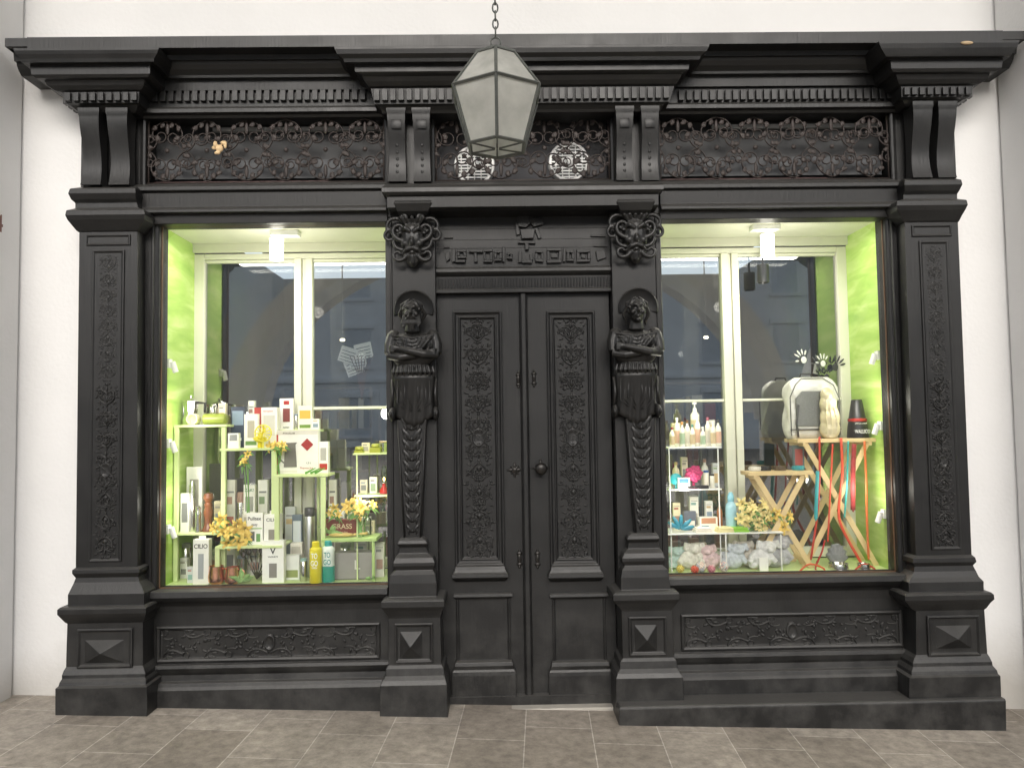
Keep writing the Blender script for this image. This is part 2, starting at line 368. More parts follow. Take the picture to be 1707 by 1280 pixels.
for nm in 'ab':
    p=MB(); a,b=(xw0-.9,xw0) if nm=='a' else (xw1,xw1+.9)
    p.box(a,b,-.42,yw-.002,-.6,ztop+.4)
    pier=fin(p,'wall_pier',PLAST,bevel=.03,label='white plastered pier beside the shopfront',cat='pier',group='piers flanking the shopfront')
    if nm=='a': text('4',.095,(b+.001,-.155,Z(3,374,-.12)),cm('#6a3a2c'),pier,side=True,name='house_number')
    else:
        q=MB(); q.box(a-.012,a-.002,-.40,-.19,Z(1703,840,-.2),Z(1703,710,-.2)); fin(q,'wall_plaque',cm('#2d1d18',.4),pier,bevel=.003)
v=MB(); rg=[]  # unseen vault, its shape lifted towards the street to admit daylight
for i in range(25):
    t=i/24; rg.append((yw-5.5*t,ztop+3.0*math.sin(math.pi/2*t)))
v.rings([[(-9,y,z),(9,y,z),(9,y+.02,z+.25),(-9,y+.02,z+.25)] for y,z in rg])
fin(v,'vault_ceiling',CEIL,smooth=True,label='white plastered vault raised towards the street to let daylight in',cat='ceiling')
ar=MB(); ya0,ya1=-5.6,-5.2  # bare ribs, wall above them left out so daylight reaches the facade
def archpts(cx,hw,zs,h,n=28): return [(cx+hw*math.cos(math.pi*(1-i/n)),zs+h*math.sin(math.pi*(1-i/n))) for i in range(n+1)]
for cx in (-8,0,8):
    A_=archpts(cx,3.35,1.7,2.35); B_=archpts(cx,3.88,1.7,2.90)
    ar.rings([[(a[0],ya0,a[1]),(b[0],ya0,b[1]),(b[0],ya1,b[1]),(a[0],ya1,a[1])] for a,b in zip(A_,B_)])
for cx in (-4,4): 
    ar.box(cx-.45,cx+.45,ya0,ya1,-.6,1.6); ar.box(cx-.5,cx+.5,ya0-.05,ya1+.05,1.6,1.7)
fin(ar,'arcade',plaster('arcade_plaster',(.86,.86,.85),False),smooth=True,label='white arcade ribs left open above for daylight, with wide round arches to the street',cat='arcade')
ob=MB(); ob.box(-45,45,-52,-42,-.6,14)
for i in range(-9,10):
    for zz in (1.0,5.2,9.4):
        ob.cur=1; ob.box(i*4.4-.8,i*4.4+.8,-42.001,-41.96,zz,zz+2.3); ob.cur=0
        ob.box(i*4.4-1,i*4.4+1,-41.99,-41.85,zz-.2,zz-.002); ob.box(i*4.4-1,i*4.4+1,-41.99,-41.85,zz+2.302,zz+2.6)
ob.box(-45,45,-41.99,-41.5,13.5,14); ob.box(-45,45,-41.99,-41.8,4.2,4.45)
fin(ob,'building',[mk('street_stone',(.76,.80,.85),.8,.20,.5),mk('dark_panes',(.55,.60,.66),.3,.2,3)],label='pale grey rendered town house across the street',cat='building')

# ------------------------------------------------------------------ shopfront
SF=thing('shopfront',(0,-.1,0),'black carved wooden shopfront with two display windows','shopfront')
BV=.0035
def part(mb,name,parent=None,**k): return fin(mb,name,k.pop('mat',WOOD),parent or SF,**k)
def pedestal_panel(mb,a,b,c,d,pa,pb,pc,pd,y):
    mb.panel(X(a,(c+d)/2,y),X(b,(c+d)/2,y),Z((a+b)/2,d,y),Z((a+b)/2,c,y),[(0,y+.001),(0,y-.012),(.008,y-.014),(.016,y-.004),(.024,y-.003)])
    mb.pyramid(X(pa,(pc+pd)/2,y),X(pb,(pc+pd)/2,y),Z((pa+pb)/2,pd,y),Z((pa+pb)/2,pc,y),y-.003,.045)
def pil(side):
    if side=='L':
        base=[(126,229,945,-.122),(120,232,949,-.14),(120,232,955,-.142),(126,230,962,-.13),(123,232,970,-.135),(118,237,980,-.15),(113,240,990,-.165),(113,240,1009,-.167),
              (100,242,1011,-.205),(95,243,1015,-.215),(95,243,1023,-.215),(100,242,1028,-.205),(108,240,1036,-.182),(112,238,1038,-.175),(110,238,1110,-.175),(106,240,1116,-.185),(103,242,1124,-.195),(103,242,1130,-.197),(99,243,1136,-.21),(97,243,1142,-.215),(92,245,1146,-.23),(92,245,1212,-.23)]
        shaft=[(132,229,384,-.12),(126,229,946,-.12)]
        cap=[(133,228,312,-.115),(116,226,314,-.15),(113,226,322,-.155),(118,226,332,-.14),(125,228,338,-.125),(125,230,347,-.125),(110,240,350,-.17),(108,242,358,-.175),(112,240,366,-.165),(120,235,376,-.145),(127,231,384,-.13),(131,229,387,-.121)]
        neck=(138,224,392,410); pan=(152,206,417,936); pp=(130,222,1047,1112,142,207,1066,1104); cz_=640
        loc=(X(180,1190,-.1),-.05,zg(X(180,1190))); ybk=.06
    else:
        base=[(1527,1620,925,-.122),(1522,1626,930,-.14),(1522,1628,937,-.142),(1525,1622,943,-.13),(1524,1627,952,-.135),(1519,1632,962,-.15),(1515,1640,970,-.165),(1515,1640,986,-.167),
              (1511,1652,988,-.205),(1509,1657,992,-.215),(1509,1658,1000,-.215),(1513,1652,1005,-.205),(1520,1645,1014,-.182),(1527,1641,1017,-.175),(1527,1646,1090,-.175),(1524,1650,1096,-.185),(1522,1654,1104,-.195),(1522,1655,1110,-.197),(1520,1662,1118,-.21),(1520,1664,1124,-.215),(1516,1668,1128,-.23),(1516,1672,1235,-.23)]
        shaft=[(1508,1597,370,-.12),(1527,1620,926,-.12)]
        cap=[(1505,1592,298,-.115),(1508,1603,300,-.15),(1508,1605,308,-.155),(1508,1600,318,-.14),(1506,1596,324,-.125),(1506,1596,332,-.125),(1496,1612,334,-.17),(1494,1614,342,-.175),(1496,1610,350,-.165),(1502,1604,360,-.145),(1506,1600,368,-.13),(1507,1598,371,-.121)]
        neck=(1514,1592,376,395); pan=(1541,1590,402,916); pp=(1545,1632,1025,1092,1560,1618,1042,1080); cz_=630
        loc=(X(1580,1190,-.1),-.05,zg(X(1580,1190))); ybk=.06
    P=sub('pilaster',loc,SF)
    m=MB(); m.stack(base,ybk); pedestal_panel(m,*pp,-.175); part(m,'pedestal',P,bevel=BV)
    m=MB(); m.stack(shaft,ybk)
    y=-.12; x0,x1=X(pan[0],640,y),X(pan[1],640,y)
    z0=Z((pan[0]+pan[1])/2,pan[3],y); z1=Z((pan[0]+pan[1])/2,pan[2],y)
    m.panel(x0,x1,z0,z1,[(0,y+.001),(0,y-.008),(.006,y-.010),(.012,y-.007),(.014,y-.003),(.018,y-.002)])
    nx=(X(neck[0],400,y),X(neck[1],400,y)); m.panel(nx[0]+.02,nx[1]-.02,Z(neck[0],neck[3],y),Z(neck[0],neck[2],y),[(0,y+.001),(0,y-.008),(.006,y-.01),(.012,y-.002)])
    part(m,'shaft',P,bevel=.0025)
    m=MB(); zc_=Z((pan[0]+pan[1])/2,cz_,y)
    arab_v(m,x0+.020,x1-.020,z0+.022,zc_,y-.002,.0085,.0048); arab_v(m,x0+.03,x1-.03,zc_+.02,z1-.03,y-.002,.0028,.003,False)
    part(m,'carved_ornament',P,mat=CARV,smooth='full')
    m=MB(); m.stack(cap,ybk); part(m,'capital',P,bevel=BV)
    return P
PL=pil('L'); PR=pil('R')
def bracket(a,b,c,d,yb,parent,amp=.05,studs=False):
    x0=X(a,(c+d)/2,yb-.06);x1=X(b,(c+d)/2,yb-.06); z1=Z(a,c,yb-.06); z0=Z(a,d,yb-.06); H=z1-z0
    m=MB(); rg=[]
    def D(u): return .062+.026*math.cos(math.pi*1.35*u)+.012*u*u
    for i in range(33):
        t=i/32
        if t<.07: dp,ins=.092,0
        else:
            u=(t-.07)/.93; dp=D(u); ins=-.003-.006*math.sin(math.pi*u)
        z=z1-t*H; rg.append([(x0-ins,yb,z),(x0-ins,yb-dp-amp*.6,z),(x1+ins,yb-dp-amp*.6,z),(x1+ins,yb,z)])
    m.rings(rg)
    cx=(x0+x1)/2
    if studs:
        for i in range(5):
            t=.50+.09*i; u=(t-.07)/.93; m.ell((cx,yb-D(u)-amp*.6,z1-t*H),(.009,.004,.010),8,6)
        m.pyramid(cx-.026,cx+.026,z1-.18*H-.05,z1-.18*H,yb-.086-amp*.6,.014)
    return part(m,'console_bracket',parent,smooth=True)
for a,b in ((137,172),(183,219)): bracket(a,b,186,310,-.06,PL,.03)
for a,b in ((1516,1550),(1558,1590)): bracket(a,b,175,298,-.06,PR,.03)
for a,b in ((646,678),(688,719)): bracket(a,b,182,304,-.05,SF,.02,True)
for a,b in ((1025,1056),(1067,1098)): bracket(a,b,180,302,-.05,SF,.02,True)
for q in ((135,243,178,312),(641,724,178,312),(1020,1100,176,310),(1484,1592,170,302)):
    m=MB(); m.pbox(*q,-.03,.07); part(m,'entablature_post',bevel=BV)
m=MB()
m.long(60,1655,[(58,-.27),(72,-.27),(75,-.25),(78,-.20),(96,-.19),(99,-.17),(104,-.165),(112,-.15),(121,-.125)],.048)
m.long(150,1575,[(120.5,-.123),(126,-.12),(129,-.09),(147,-.085),(150,-.065),(174,-.06),(177,-.085),(183,-.085),(188,-.06),(193,-.05)],.058)
m.stack([(45,1672,57,-.275),(45,1672,76,-.275)],.046)
m.stack([(22,265,80,-.33),(23,264,84,-.33),(26,262,90,-.325),(34,257,98,-.315),(36,256,104,-.31),(50,250,108,-.275),(52,250,124,-.272),(60,247,130,-.26),(74,241,134,-.235),(78,240,142,-.225),(90,236,150,-.205),(104,232,154,-.19),(108,231,172,-.185),(118,229,176,-.165),(126,228,182,-.15),(133,226,188,-.135)],.047)
m.stack([(557,1183,76,-.33),(558,1182,80,-.33),(562,1178,88,-.325),(572,1168,96,-.305),(574,1166,102,-.30),(590,1150,105,-.265),(592,1148,118,-.262),(600,1143,122,-.25),(604,1137,126,-.235),(608,1133,134,-.22),(614,1128,142,-.20),(618,1124,146,-.185),(624,1116,172,-.175),(630,1108,176,-.16),(636,1102,183,-.14),(638,1100,188,-.13)],.045)
m.stack([(1465,1700,68,-.33),(1466,1699,72,-.33),(1469,1696,80,-.325),(1475,1688,90,-.315),(1477,1686,94,-.31),(1484,1672,98,-.275),(1486,1670,114,-.272),(1489,1661,120,-.26),(1494,1650,124,-.235),(1496,1646,132,-.225),(1499,1634,140,-.205),(1502,1622,144,-.19),(1503,1618,162,-.185),(1505,1606,167,-.165),(1507,1596,173,-.15),(1509,1590,178,-.135)],.047)
part(m,'cornice',bevel=BV)
def dent(a,b,p0,p1,y,pitch,dep,ret=None):
    m=MB(); x0=X(a,p0,y); x1=X(b,p0,y); n=max(2,round((x1-x0)/pitch)); st=(x1-x0)/n
    za=Z((a+b)/2,p0,y); zb=Z((a+b)/2,p1,y)
    for i in range(n): m.box(x0+st*(i+.16),x0+st*(i+.84),y-dep,y+.01,zb,za)
    if ret:
        sg=ret; xx=x0 if sg<0 else x1
        for k in range(4): m.box(min(xx,xx+sg*.022),max(xx,xx+sg*.022),-.165+.05*k,-.135+.05*k,zb,za)
    part(m,'dentil_course',bevel=.0015)
dent(240,612,153,170,-.064,.044,.020); dent(1128,1500,151,168,-.064,.044,.020); dent(622,1116,149,168,-.178,.044,.020)
dent(108,232,156,170,-.187,.044,.018,-1); dent(1503,1618,147,160,-.187,.044,.018,1)
q=MB(); q.ell(W(1612,72,-.332),(.035,.008,.010)); fin(q,'bare_wood_patch',mk('worn_wood',(.38,.28,.17),.8,.3,30),SF,smooth='full',label='bare brown worn patch of cornice edge')
m=MB(); m.long(228,648,[(306,-.04),(309,-.085),(316,-.09),(320,-.07),(344,-.065),(348,-.095),(353,-.095),(357,-.06),(372,-.055)],.05); part(m,'frieze_beam',bevel=BV)
m=MB(); m.long(1095,1512,[(302,-.04),(305,-.085),(312,-.09),(316,-.07),(338,-.065),(342,-.095),(347,-.095),(351,-.06),(364,-.055)],.05); part(m,'frieze_beam',bevel=BV)
m=MB(); m.stack([(645,1098,304,-.10),(640,1103,307,-.15),(636,1107,311,-.165),(636,1107,318,-.168),(642,1101,323,-.155),(645,1098,326,-.14),(645,1098,344,-.138),(650,1095,350,-.11),(652,1092,352,-.09)],.05); part(m,'frieze_beam',bevel=BV)
m=MB()
m.long(232,650,[(979,.03),(981,-.07),(984,-.095),(994,-.10),(999,-.085),(1004,-.06),(1008,-.05),(1018,-.045),(1104,-.045),(1106,-.075),(1112,-.08),(1118,-.07),(1122,-.06),(1132,-.065),(1136,-.095),(1142,-.10),(1148,-.11),(1212,-.115)],.05)
y=-.045
m.panel(X(262,1070,y),X(634,1070,y),Z(448,1100,y),Z(448,1040,y),[(0,y+.001),(0,y-.014),(.008,y-.018),(.018,y-.012),(.022,y-.003),(.03,y-.002)])
part(m,'stall_riser',bevel=BV)
m=MB(); arab_h(m,X(270,1070,y)+.01,X(629,1070,y)-.01,Z(448,1093,y),Z(448,1047,y),y-.002,.010,.0055); part(m,'carved_ornament',mat=CARV,smooth='full')
m=MB()
m.long(1095,1530,[(957,.03),(959,-.07),(962,-.095),(972,-.10),(977,-.085),(982,-.06),(986,-.05),(1000,-.045),(1084,-.045),(1086,-.075),(1093,-.08),(1100,-.07),(1104,-.06),(1114,-.065),(1118,-.095),(1125,-.10),(1130,-.11),(1200,-.115)],.05)
m.panel(X(1135,1050,y),X(1503,1050,y),Z(1319,1080,y),Z(1319,1020,y),[(0,y+.001),(0,y-.014),(.008,y-.018),(.018,y-.012),(.022,y-.003),(.03,y-.002)])
part(m,'stall_riser',bevel=BV)
m=MB(); arab_h(m,X(1141,1050,y)+.01,X(1497,1050,y)-.01,Z(1319,1074,y),Z(1319,1027,y),y-.002,.010,.0055); part(m,'carved_ornament',mat=CARV,smooth='full')
m=MB(); m.stack([(1034,1676,1170,-.255),(1032,1678,1174,-.265),(1032,1679,1240,-.265)],.05); part(m,'base_step',bevel=.006)
m=MB(); m.pbox(644,728,345,1010,-.035,.12); part(m,'pilaster_board',bevel=BV)
m=MB(); m.box(X(1021,500,-.035),X(1103,500,-.035),-.035,.12,Z(1064,1000,-.035),Z(1064,345,-.035)); part(m,'pilaster_board',bevel=BV)
def inner(side):
    if side=='L':
        lv=[(668,704,896,-.10),(664,710,901,-.11),(662,713,907,-.115),(666,710,912,-.10),(664,714,922,-.10),(658,722,930,-.12),(655,725,938,-.13),(655,725,943,-.13),(659,722,950,-.12),(650,726,958,-.135),(648,728,972,-.14),(648,728,995,-.142),
        (640,738,998,-.17),(635,741,1002,-.18),(635,741,1012,-.18),(640,738,1018,-.165),(646,735,1026,-.15),(647,734,1030,-.145),(647,736,1108,-.145),(643,740,1114,-.155),(642,741,1126,-.16),(637,743,1134,-.175),(633,745,1142,-.185),(633,747,1205,-.187)]
        pp=(658,722,1038,1104,667,704,1052,1097)
    else:
        lv=[(1052,1094,888,-.10),(1047,1098,893,-.11),(1045,1100,899,-.115),(1048,1097,904,-.10),(1046,1100,914,-.10),(1040,1106,922,-.12),(1037,1109,930,-.13),(1037,1109,935,-.13),(1041,1105,942,-.12),(1037,1113,950,-.135),(1035,1116,962,-.14),(1035,1118,983,-.142),
        (1026,1129,986,-.17),(1022,1133,990,-.18),(1022,1133,1000,-.18),(1027,1129,1006,-.165),(1034,1122,1014,-.15),(1036,1120,1018,-.145),(1038,1124,1096,-.145),(1034,1128,1102,-.155),(1033,1130,1114,-.16),(1029,1134,1122,-.175),(1027,1139,1130,-.185),(1027,1141,1178,-.187)]
        pp=(1048,1111,1027,1092,1058,1095,1041,1085)
    m=MB(); m.stack(lv,.05); pedestal_panel(m,*pp,-.145); part(m,'pedestal',bevel=BV)
    if side=='L': a=(661,711,700,-.09); b=(673,703,897,-.075)
    else: a=(1043,1094,698,-.09); b=(1058,1090,889,-.075)
    m=MB(); m.stack([a,b],-.03)
    xa0,xa1=X(a[0],a[2],a[3]),X(a[1],a[2],a[3]); xb0,xb1=X(b[0],b[2],b[3]),X(b[1],b[2],b[3]); za,zb=Z(a[0],a[2],a[3]),Z(b[0],b[2],b[3])
    part(m,'herm_shaft',bevel=.002)
    m=MB()
    for i in range(11):
        t=(i+.9)/11.6; cx=((xa0+xa1)*(1-t)+(xb0+xb1)*t)/2; hw=((xa1-xa0)*(1-t)+(xb1-xb0)*t)/2; z=za+(zb-za)*t; yy=a[3]*(1-t)+b[3]*t
        for sg in (-1,1):
            an=math.radians(90-36*sg); m.leaf(cx+sg*hw*.02,z-.01,yy,an,hw*1.2,hw*.42,.007)
            m.leaf(cx+sg*hw*.35,z-.02,yy,math.radians(90-15*sg),hw*.8,hw*.20,.006)
        m.ell((cx,yy,z+.0),(hw*.10,.008,hw*.14),8,6)
    for sg,p,q_ in ((-1,xa0,xb0),(1,xa1,xb1)):
        m.strap([(p-sg*.006,za),(q_-sg*.006,zb)],.005,a[3]+.004,.012)
    part(m,'leaf_ornament',mat=CARV,smooth='full')
inner('L'); inner('R')
def figure(cxp,hpy,male):
    hc=W(cxp,hpy,-.17); cx,cz=hc.x,hc.z
    # shallow hood shell behind the head, open below
    m=MB(); c=W(cxp+3,hpy-4,-.06); n=20; rg=[]
    for k in range(n+1):
        a=math.radians(-15)+math.radians(210)*k/n
        rg.append([(c.x+r*math.cos(a),yy,c.z+r*math.sin(a)) for r,yy in ((.112,-.034),(.112,-.046),(.104,-.054),(.092,-.044),(.06,-.037),(.06,-.034))])
    m.rings(rg)
    part(m,'shell_niche',smooth=True)
    m=MB(); K=1.10
    def e(x,y,z,a,b,c_,s=10,r=8): m.ell((cx+x*K,y,cz+z),(a*K,b,c_),s,r)
    def t(pts,rad,n=8): m.tube([(cx+p[0]*K,p[1],cz+p[2]) for p in pts],rad,n)
    hy=-.150; q=.96
    def E(x,y,z,a,b,c_,s=10,r=8): m.ell((cx+x*q,hy+(y-hy0)*q,cz+z*q),(a*q,b*q,c_*q),s,r)
    def Tt(pts,rad,n=8): m.tube([(cx+p[0]*q,hy+(p[1]-hy0)*q,cz+p[2]*q) for p in pts],[r_*q for r_ in rad],n)
    hy0=-.165; h0=hy0
    E(0,h0,0,.046,.058,.066,16,12); E(0,h0-.014,-.030,.036,.044,.042,14,10)
    Tt([(0,h0-.055,.02),(0,h0-.070,.002),(0,h0-.084,-.016)],[.006,.008,.010]); E(0,h0-.070,-.018,.014,.009,.007)
    for s in (-1,1):
        E(s*.018,h0-.050,.002,.009,.007,.005); Tt([(s*.006,h0-.062,.018),(s*.02,h0-.066,.024),(s*.036,h0-.050,.015)],[.005,.007,.005])
        E(s*.027,h0-.048,-.016,.013,.011,.012); E(s*.048,h0,-.004,.006,.012,.014)
        Tt([(s*.002,h0-.062,-.034),(s*.018,h0-.052,-.035)],[.005,.003])
    E(0,h0-.057,-.042,.012,.007,.005); E(0,h0-.050,-.060,.015,.014,.012)
    t([(0,hy+.02,-.035),(0,-.12,-.10)],[.034,.046],12)
    if male:
        for k in range(13):
            x=(k-6)*.0070; Tt([(x,h0-.050+abs(x)*.5,-.040+abs(x)*.5),(x*1.2,h0-.058+abs(x)*.4,-.066),(x*1.0+.004*math.sin(k*2),h0-.05,-.096-.012*math.cos(k)+abs(x)*.4)],[.006,.009,.004],6)
        for s in (-1,1): Tt([(0,h0-.066,-.028),(s*.018,h0-.060,-.034),(s*.030,h0-.048,-.048)],[.005,.006,.003],6)
    for s in (-1,1):
        for k in range(6):
            a=.25+.22*k
            x0=s*.048*math.sin(a*.9); z0=.058*math.cos(a*.9)
            pts=[(x0*.7,h0-.030,z0*.8+.024)]
            L=.10 if male else .125
            for j in range(1,6):
                u=j/5; pts.append((s*(.036+.026*math.sin(min(1.5,a+u))+.010*math.sin(u*7+k)),h0-.018+.040*u+.006*k*.5,z0*.55+.02-L*u*(.55+.07*k)))
            Tt(pts,[.006,.009,.010,.010,.009,.005],6)
    E(0,h0+.014,.024,.051,.048,.046,14,10)
    for k in range(9): 
        a=(k-4)*.35; E(.045*math.sin(a),h0-.022,.048*math.cos(a)+.006,.009,.011,.007)
    e(0,-.085,-.165,.116,.066,.070,18,12); e(0,-.085,-.235,.106,.060,.070,18,12); e(0,-.08,-.30,.092,.054,.05)
    for s in (-1,1):
        e(s*.096,-.085,-.122,.034,.042,.036,12,10)
        t([(s*.100,-.09,-.12),(s*.114,-.10,-.17),(s*.117,-.122,-.222)],[.034,.032,.026],10)
        if not male: e(s*.045,-.126,-.165,.034,.024,.030)
    fa=[(1,[(.117,-.122,-.228),(.06,-.166,-.228),(-.012,-.178,-.210),(-.060,-.164,-.196)]),(-1,[(-.117,-.122,-.228),(-.06,-.149,-.242),(.01,-.150,-.232),(.066,-.150,-.216)])]
    for s,p in fa:
        t(p,[.025,.023,.019,.014],10)
        ex=p[-1]; e(ex[0]-s*.014,ex[1],ex[2]+.003,.021,.012,.016)
        for j in range(4):
            t([(ex[0]-s*.025,ex[1]-.006,ex[2]+.014-.009*j),(ex[0]-s*.043,ex[1]-.004,ex[2]+.015-.010*j),(ex[0]-s*(.052-.002*abs(j-1)),ex[1]+.010,ex[2]+.012-.010*j)],[.0056,.0053,.0042],6)
        t([(ex[0]-s*.006,ex[1]-.006,ex[2]+.014),(ex[0]-s*.018,ex[1]-.008,ex[2]+.030)],[.007,.005],6)
    for k in range(7):
        s=(k-3)/3
        t([(s*.10,-.126+.03*abs(s),-.110),(s*.06+.02,-.147,-.15),(s*.05,-.147,-.19)],[.006,.008,.005],6)
    for k in range(6): t([(-.10+.01*k,-.124-.004*k,-.120-.018*k),(0,-.150,-.140-.020*k),(.10-.01*k,-.124-.004*k,-.120-.016*k)],[.005,.007,.005],6)
    e(0,-.08,-.315,.104,.062,.022,16,8)
    for k in range(11): 
        s=(k-5)/5; t([(s*.092,-.10-.032*(1-s*s),-.285),(s*.101,-.105-.038*(1-s*s),-.32),(s*.096,-.10-.032*(1-s*s),-.345)],[.007,.010,.006],6)
    part(m,'carved_figure',mat=CARV,remesh=.0034)
    m=MB(); zt_=cz-.335; H=.245; rg=[]
    for i in range(13):
        u=i/12; w_=.116-.012*math.sin(u*3.1)+.004*u; n=25; ring=[]
        for k in range(n):
            s=-1+2*k/(n-1); fold=.0045*math.cos(s*16+u*3)*(.2+u)
            ring.append((cx+s*w_,-.055-(.085-.040*u)*math.sqrt(max(0,1-s*s*.8))+fold,zt_-u*H-.03*(u**3)*math.cos(s*3.0)-.006*u*math.cos(s*20)))
        ring+=[(cx+w_,-.03,zt_-u*H),(cx-w_,-.03,zt_-u*H)]
        rg.append(ring)
    m.rings(rg)
    for s in (-1,1):
        m.ell((cx+s*.118,-.080,zt_-H+.035),(.018,.045,.040),14,8); m.ell((cx+s*.124,-.115,zt_-H+.035),(.010,.018,.020),10,6)
        m.tube([(cx+s*.120,-.075,zt_-.02),(cx+s*.116,-.095,zt_-.10),(cx+s*.124,-.092,zt_-H+.07)],[.007,.009,.009],6)
        for k in range(4): m.tube([(cx+s*(.02+.022*k),-.130+.006*k,zt_-.03),(cx+s*(.03+.02*k),-.118+.006*k,zt_-.12-.01*k),(cx+s*.01*k,-.105,zt_-.20)],[.003,.005,.003],5)
    part(m,'drapery_console',mat=CARV,smooth='full')
figure(686,520,True); figure(1062,516,False)
def mask(cxp,pyt,pyb):
    c=W(cxp,(pyt+pyb)/2,-.10); H=Z(cxp,pyt,-.1)-Z(cxp,pyb,-.1); s_=H/.34; m=MB()
    def e(x,y,z,a,b,d): m.ell((c.x+x*s_,-.04+y*s_,c.z+z*s_),(a*s_,b*s_,d*s_),12,8)
    def t(p,r): m.tube([(c.x+a*s_,-.04+b*s_,c.z+d*s_) for a,b,d in p],[q*s_ for q in r],8)
    e(0,-.03,-.01,.070,.06,.09); e(0,-.075,-.03,.018,.03,.03); e(0,-.05,.05,.055,.035,.03); e(0,-.065,.0,.014,.02,.05)
    for s in (-1,1):
        e(s*.03,-.070,.015,.014,.012,.010); t([(s*.008,-.08,.03),(s*.035,-.085,.048),(s*.07,-.05,.035)],[.012,.015,.008]); e(s*.040,-.06,-.035,.022,.022,.020)
        for q,(x,z,a,L,k0,k1) in enumerate([(.03,.07,60,.26,-6,-40),(.05,-.02,10,.22,6,50),(.01,-.06,-20,.24,4,46),(.03,-.10,-60,.16,8,60),(.06,.02,50,.20,-4,-50),(.03,.12,20,.18,8,60)]):
            p=curl(x,z,math.radians(a),L,k0,k1,20); p=[((pp_[0])*s,-.040-.02*(q%2),pp_[1]) for pp_ in p]; t(p,taper(21,.014,.008))
        t([(0,-.080,-.06),(s*.03,-.075,-.07),(s*.06,-.05,-.10)],[.012,.014,.006])
        t([(s*.02,-.055,-.09),(s*.025,-.045,-.13),(s*.01,-.035,-.16)],[.014,.013,.005])
    e(0,-.06,-.085,.02,.02,.012); t([(0,-.055,-.10),(0,-.05,-.14),(0,-.035,-.165)],[.018,.016,.006])
    for k in range(5): t([((k-2)*.02,-.045,.08),((k-2)*.032,-.065,.11),((k-2)*.03,-.045,.145)],[.010,.012,.007])
    for k in range(5): t([((k-2)*.026,-.02,.14),((k-2)*.028,-.055,.158),((k-2)*.03,-.045,.17)],[.012,.013,.009])
    part(m,'carved_mask',mat=CARV,remesh=.0040)
mask(687,346,446); mask(1060,340,440)
for a,b,p in ((652,724,0),(1024,1096,-2)):
    m=MB(); m.stack([(a+6,b-6,334+p,-.14),(a+4,b-4,338+p,-.15),(a+10,b-10,352+p,-.13),(a+14,b-14,360+p,-.10)],-.03); part(m,'corbel_block',bevel=.003)
# lintel above the door
DY=.05
m=MB()
m.pbox(724,1024,345,452,DY-.02,.12)
for p in (362,380,398,412): m.pbox(727,1020,p,p+1.6,DY-.022,DY-.01)
m.long(726,1024,[(444,DY-.02),(447,DY-.05),(452,DY-.055),(456,DY-.045),(460,DY-.03),(480,DY-.028),(482,DY-.045),(487,DY-.045),(490,DY-.01)],.12)
x0=X(730,470,DY-.03);x1=X(1019,470,DY-.03);zz0=Z(875,479,DY-.03);zz1=Z(875,463,DY-.03)
for i in range(58):
    xx=x0+(x1-x0)*(i+.5)/58; m.strap([(xx,zz0),(xx,zz1)],.0050,DY-.029,.006)
part(m,'door_lintel',bevel=.002)
m=MB(); yy=DY-.021; RJ=random.Random(3)
def solid(pts,h=.020):
    "raised solid letter piece, slightly worn outline"
    P_=[(X(a+RJ.uniform(-.8,.8),b,yy),Z(a,b+RJ.uniform(-.8,.8),yy)) for a,b in pts]
    m.prism(P_,yy-h*RJ.uniform(.75,1.05),yy+.001)
def bl(a,b,c,d,h=.020): solid([(a,c),(b,c),(b,d),(a,d)],h)
def loop(a,b,c,d,t=4.5):
    bl(a,b,c,c+t); bl(a,b,d-t,d); bl(a,a+t,c+t,d-t); bl(b-t,b,c+t,d-t)
bl(754,759.5,416,438); bl(759.6,776,433.5,438.5); loop(762,777,417,432); bl(781,804,417,422); bl(790,795.5,422.2,438.5); loop(806,821,417,438.5); loop(824,837,419,436,4); bl(837.2,842,413,438.5); loop(845,854,422,433,3.5)
bl(863,892,402,407); bl(875,881,407.2,418); bl(864,869.5,419,438.5); bl(869.6,887,434,439); bl(883,888,424,433.8); loop(892,906,418,437.5,4.5); loop(911,936,414,439,5); bl(919,930,423,430,.012); bl(938,943,414,437); loop(944,957,418,437,4.5); loop(961,984,417,438,5); bl(968,976,424,431,.012)
solid([(862,362),(880,361),(884,374),(876,381),(864,379)],.026); solid([(882,367),(904,364),(906,375),(890,380)],.022); solid([(867,384),(892,382),(889,399),(870,400)],.026); solid([(859,372),(863,371),(866,392),(860,393)],.016)
bl(878,881,346,361,.012); solid([(890,381),(896,380),(903,398),(897,399)],.014); bl(740,756,395,398,.010); bl(984,1010,392,395,.010); bl(740,750,411,414,.010); bl(990,1012,409,412,.010); solid([(742,424),(750,420),(751,433),(744,437)],.012); solid([(992,420),(1008,417),(1011,430),(996,436)],.012)
part(m,'carved_inscription',mat=CARV,bevel=.003)
m=MB(); m.pbox(722,1026,487,489,DY-.0,.12); part(m,'door_head')
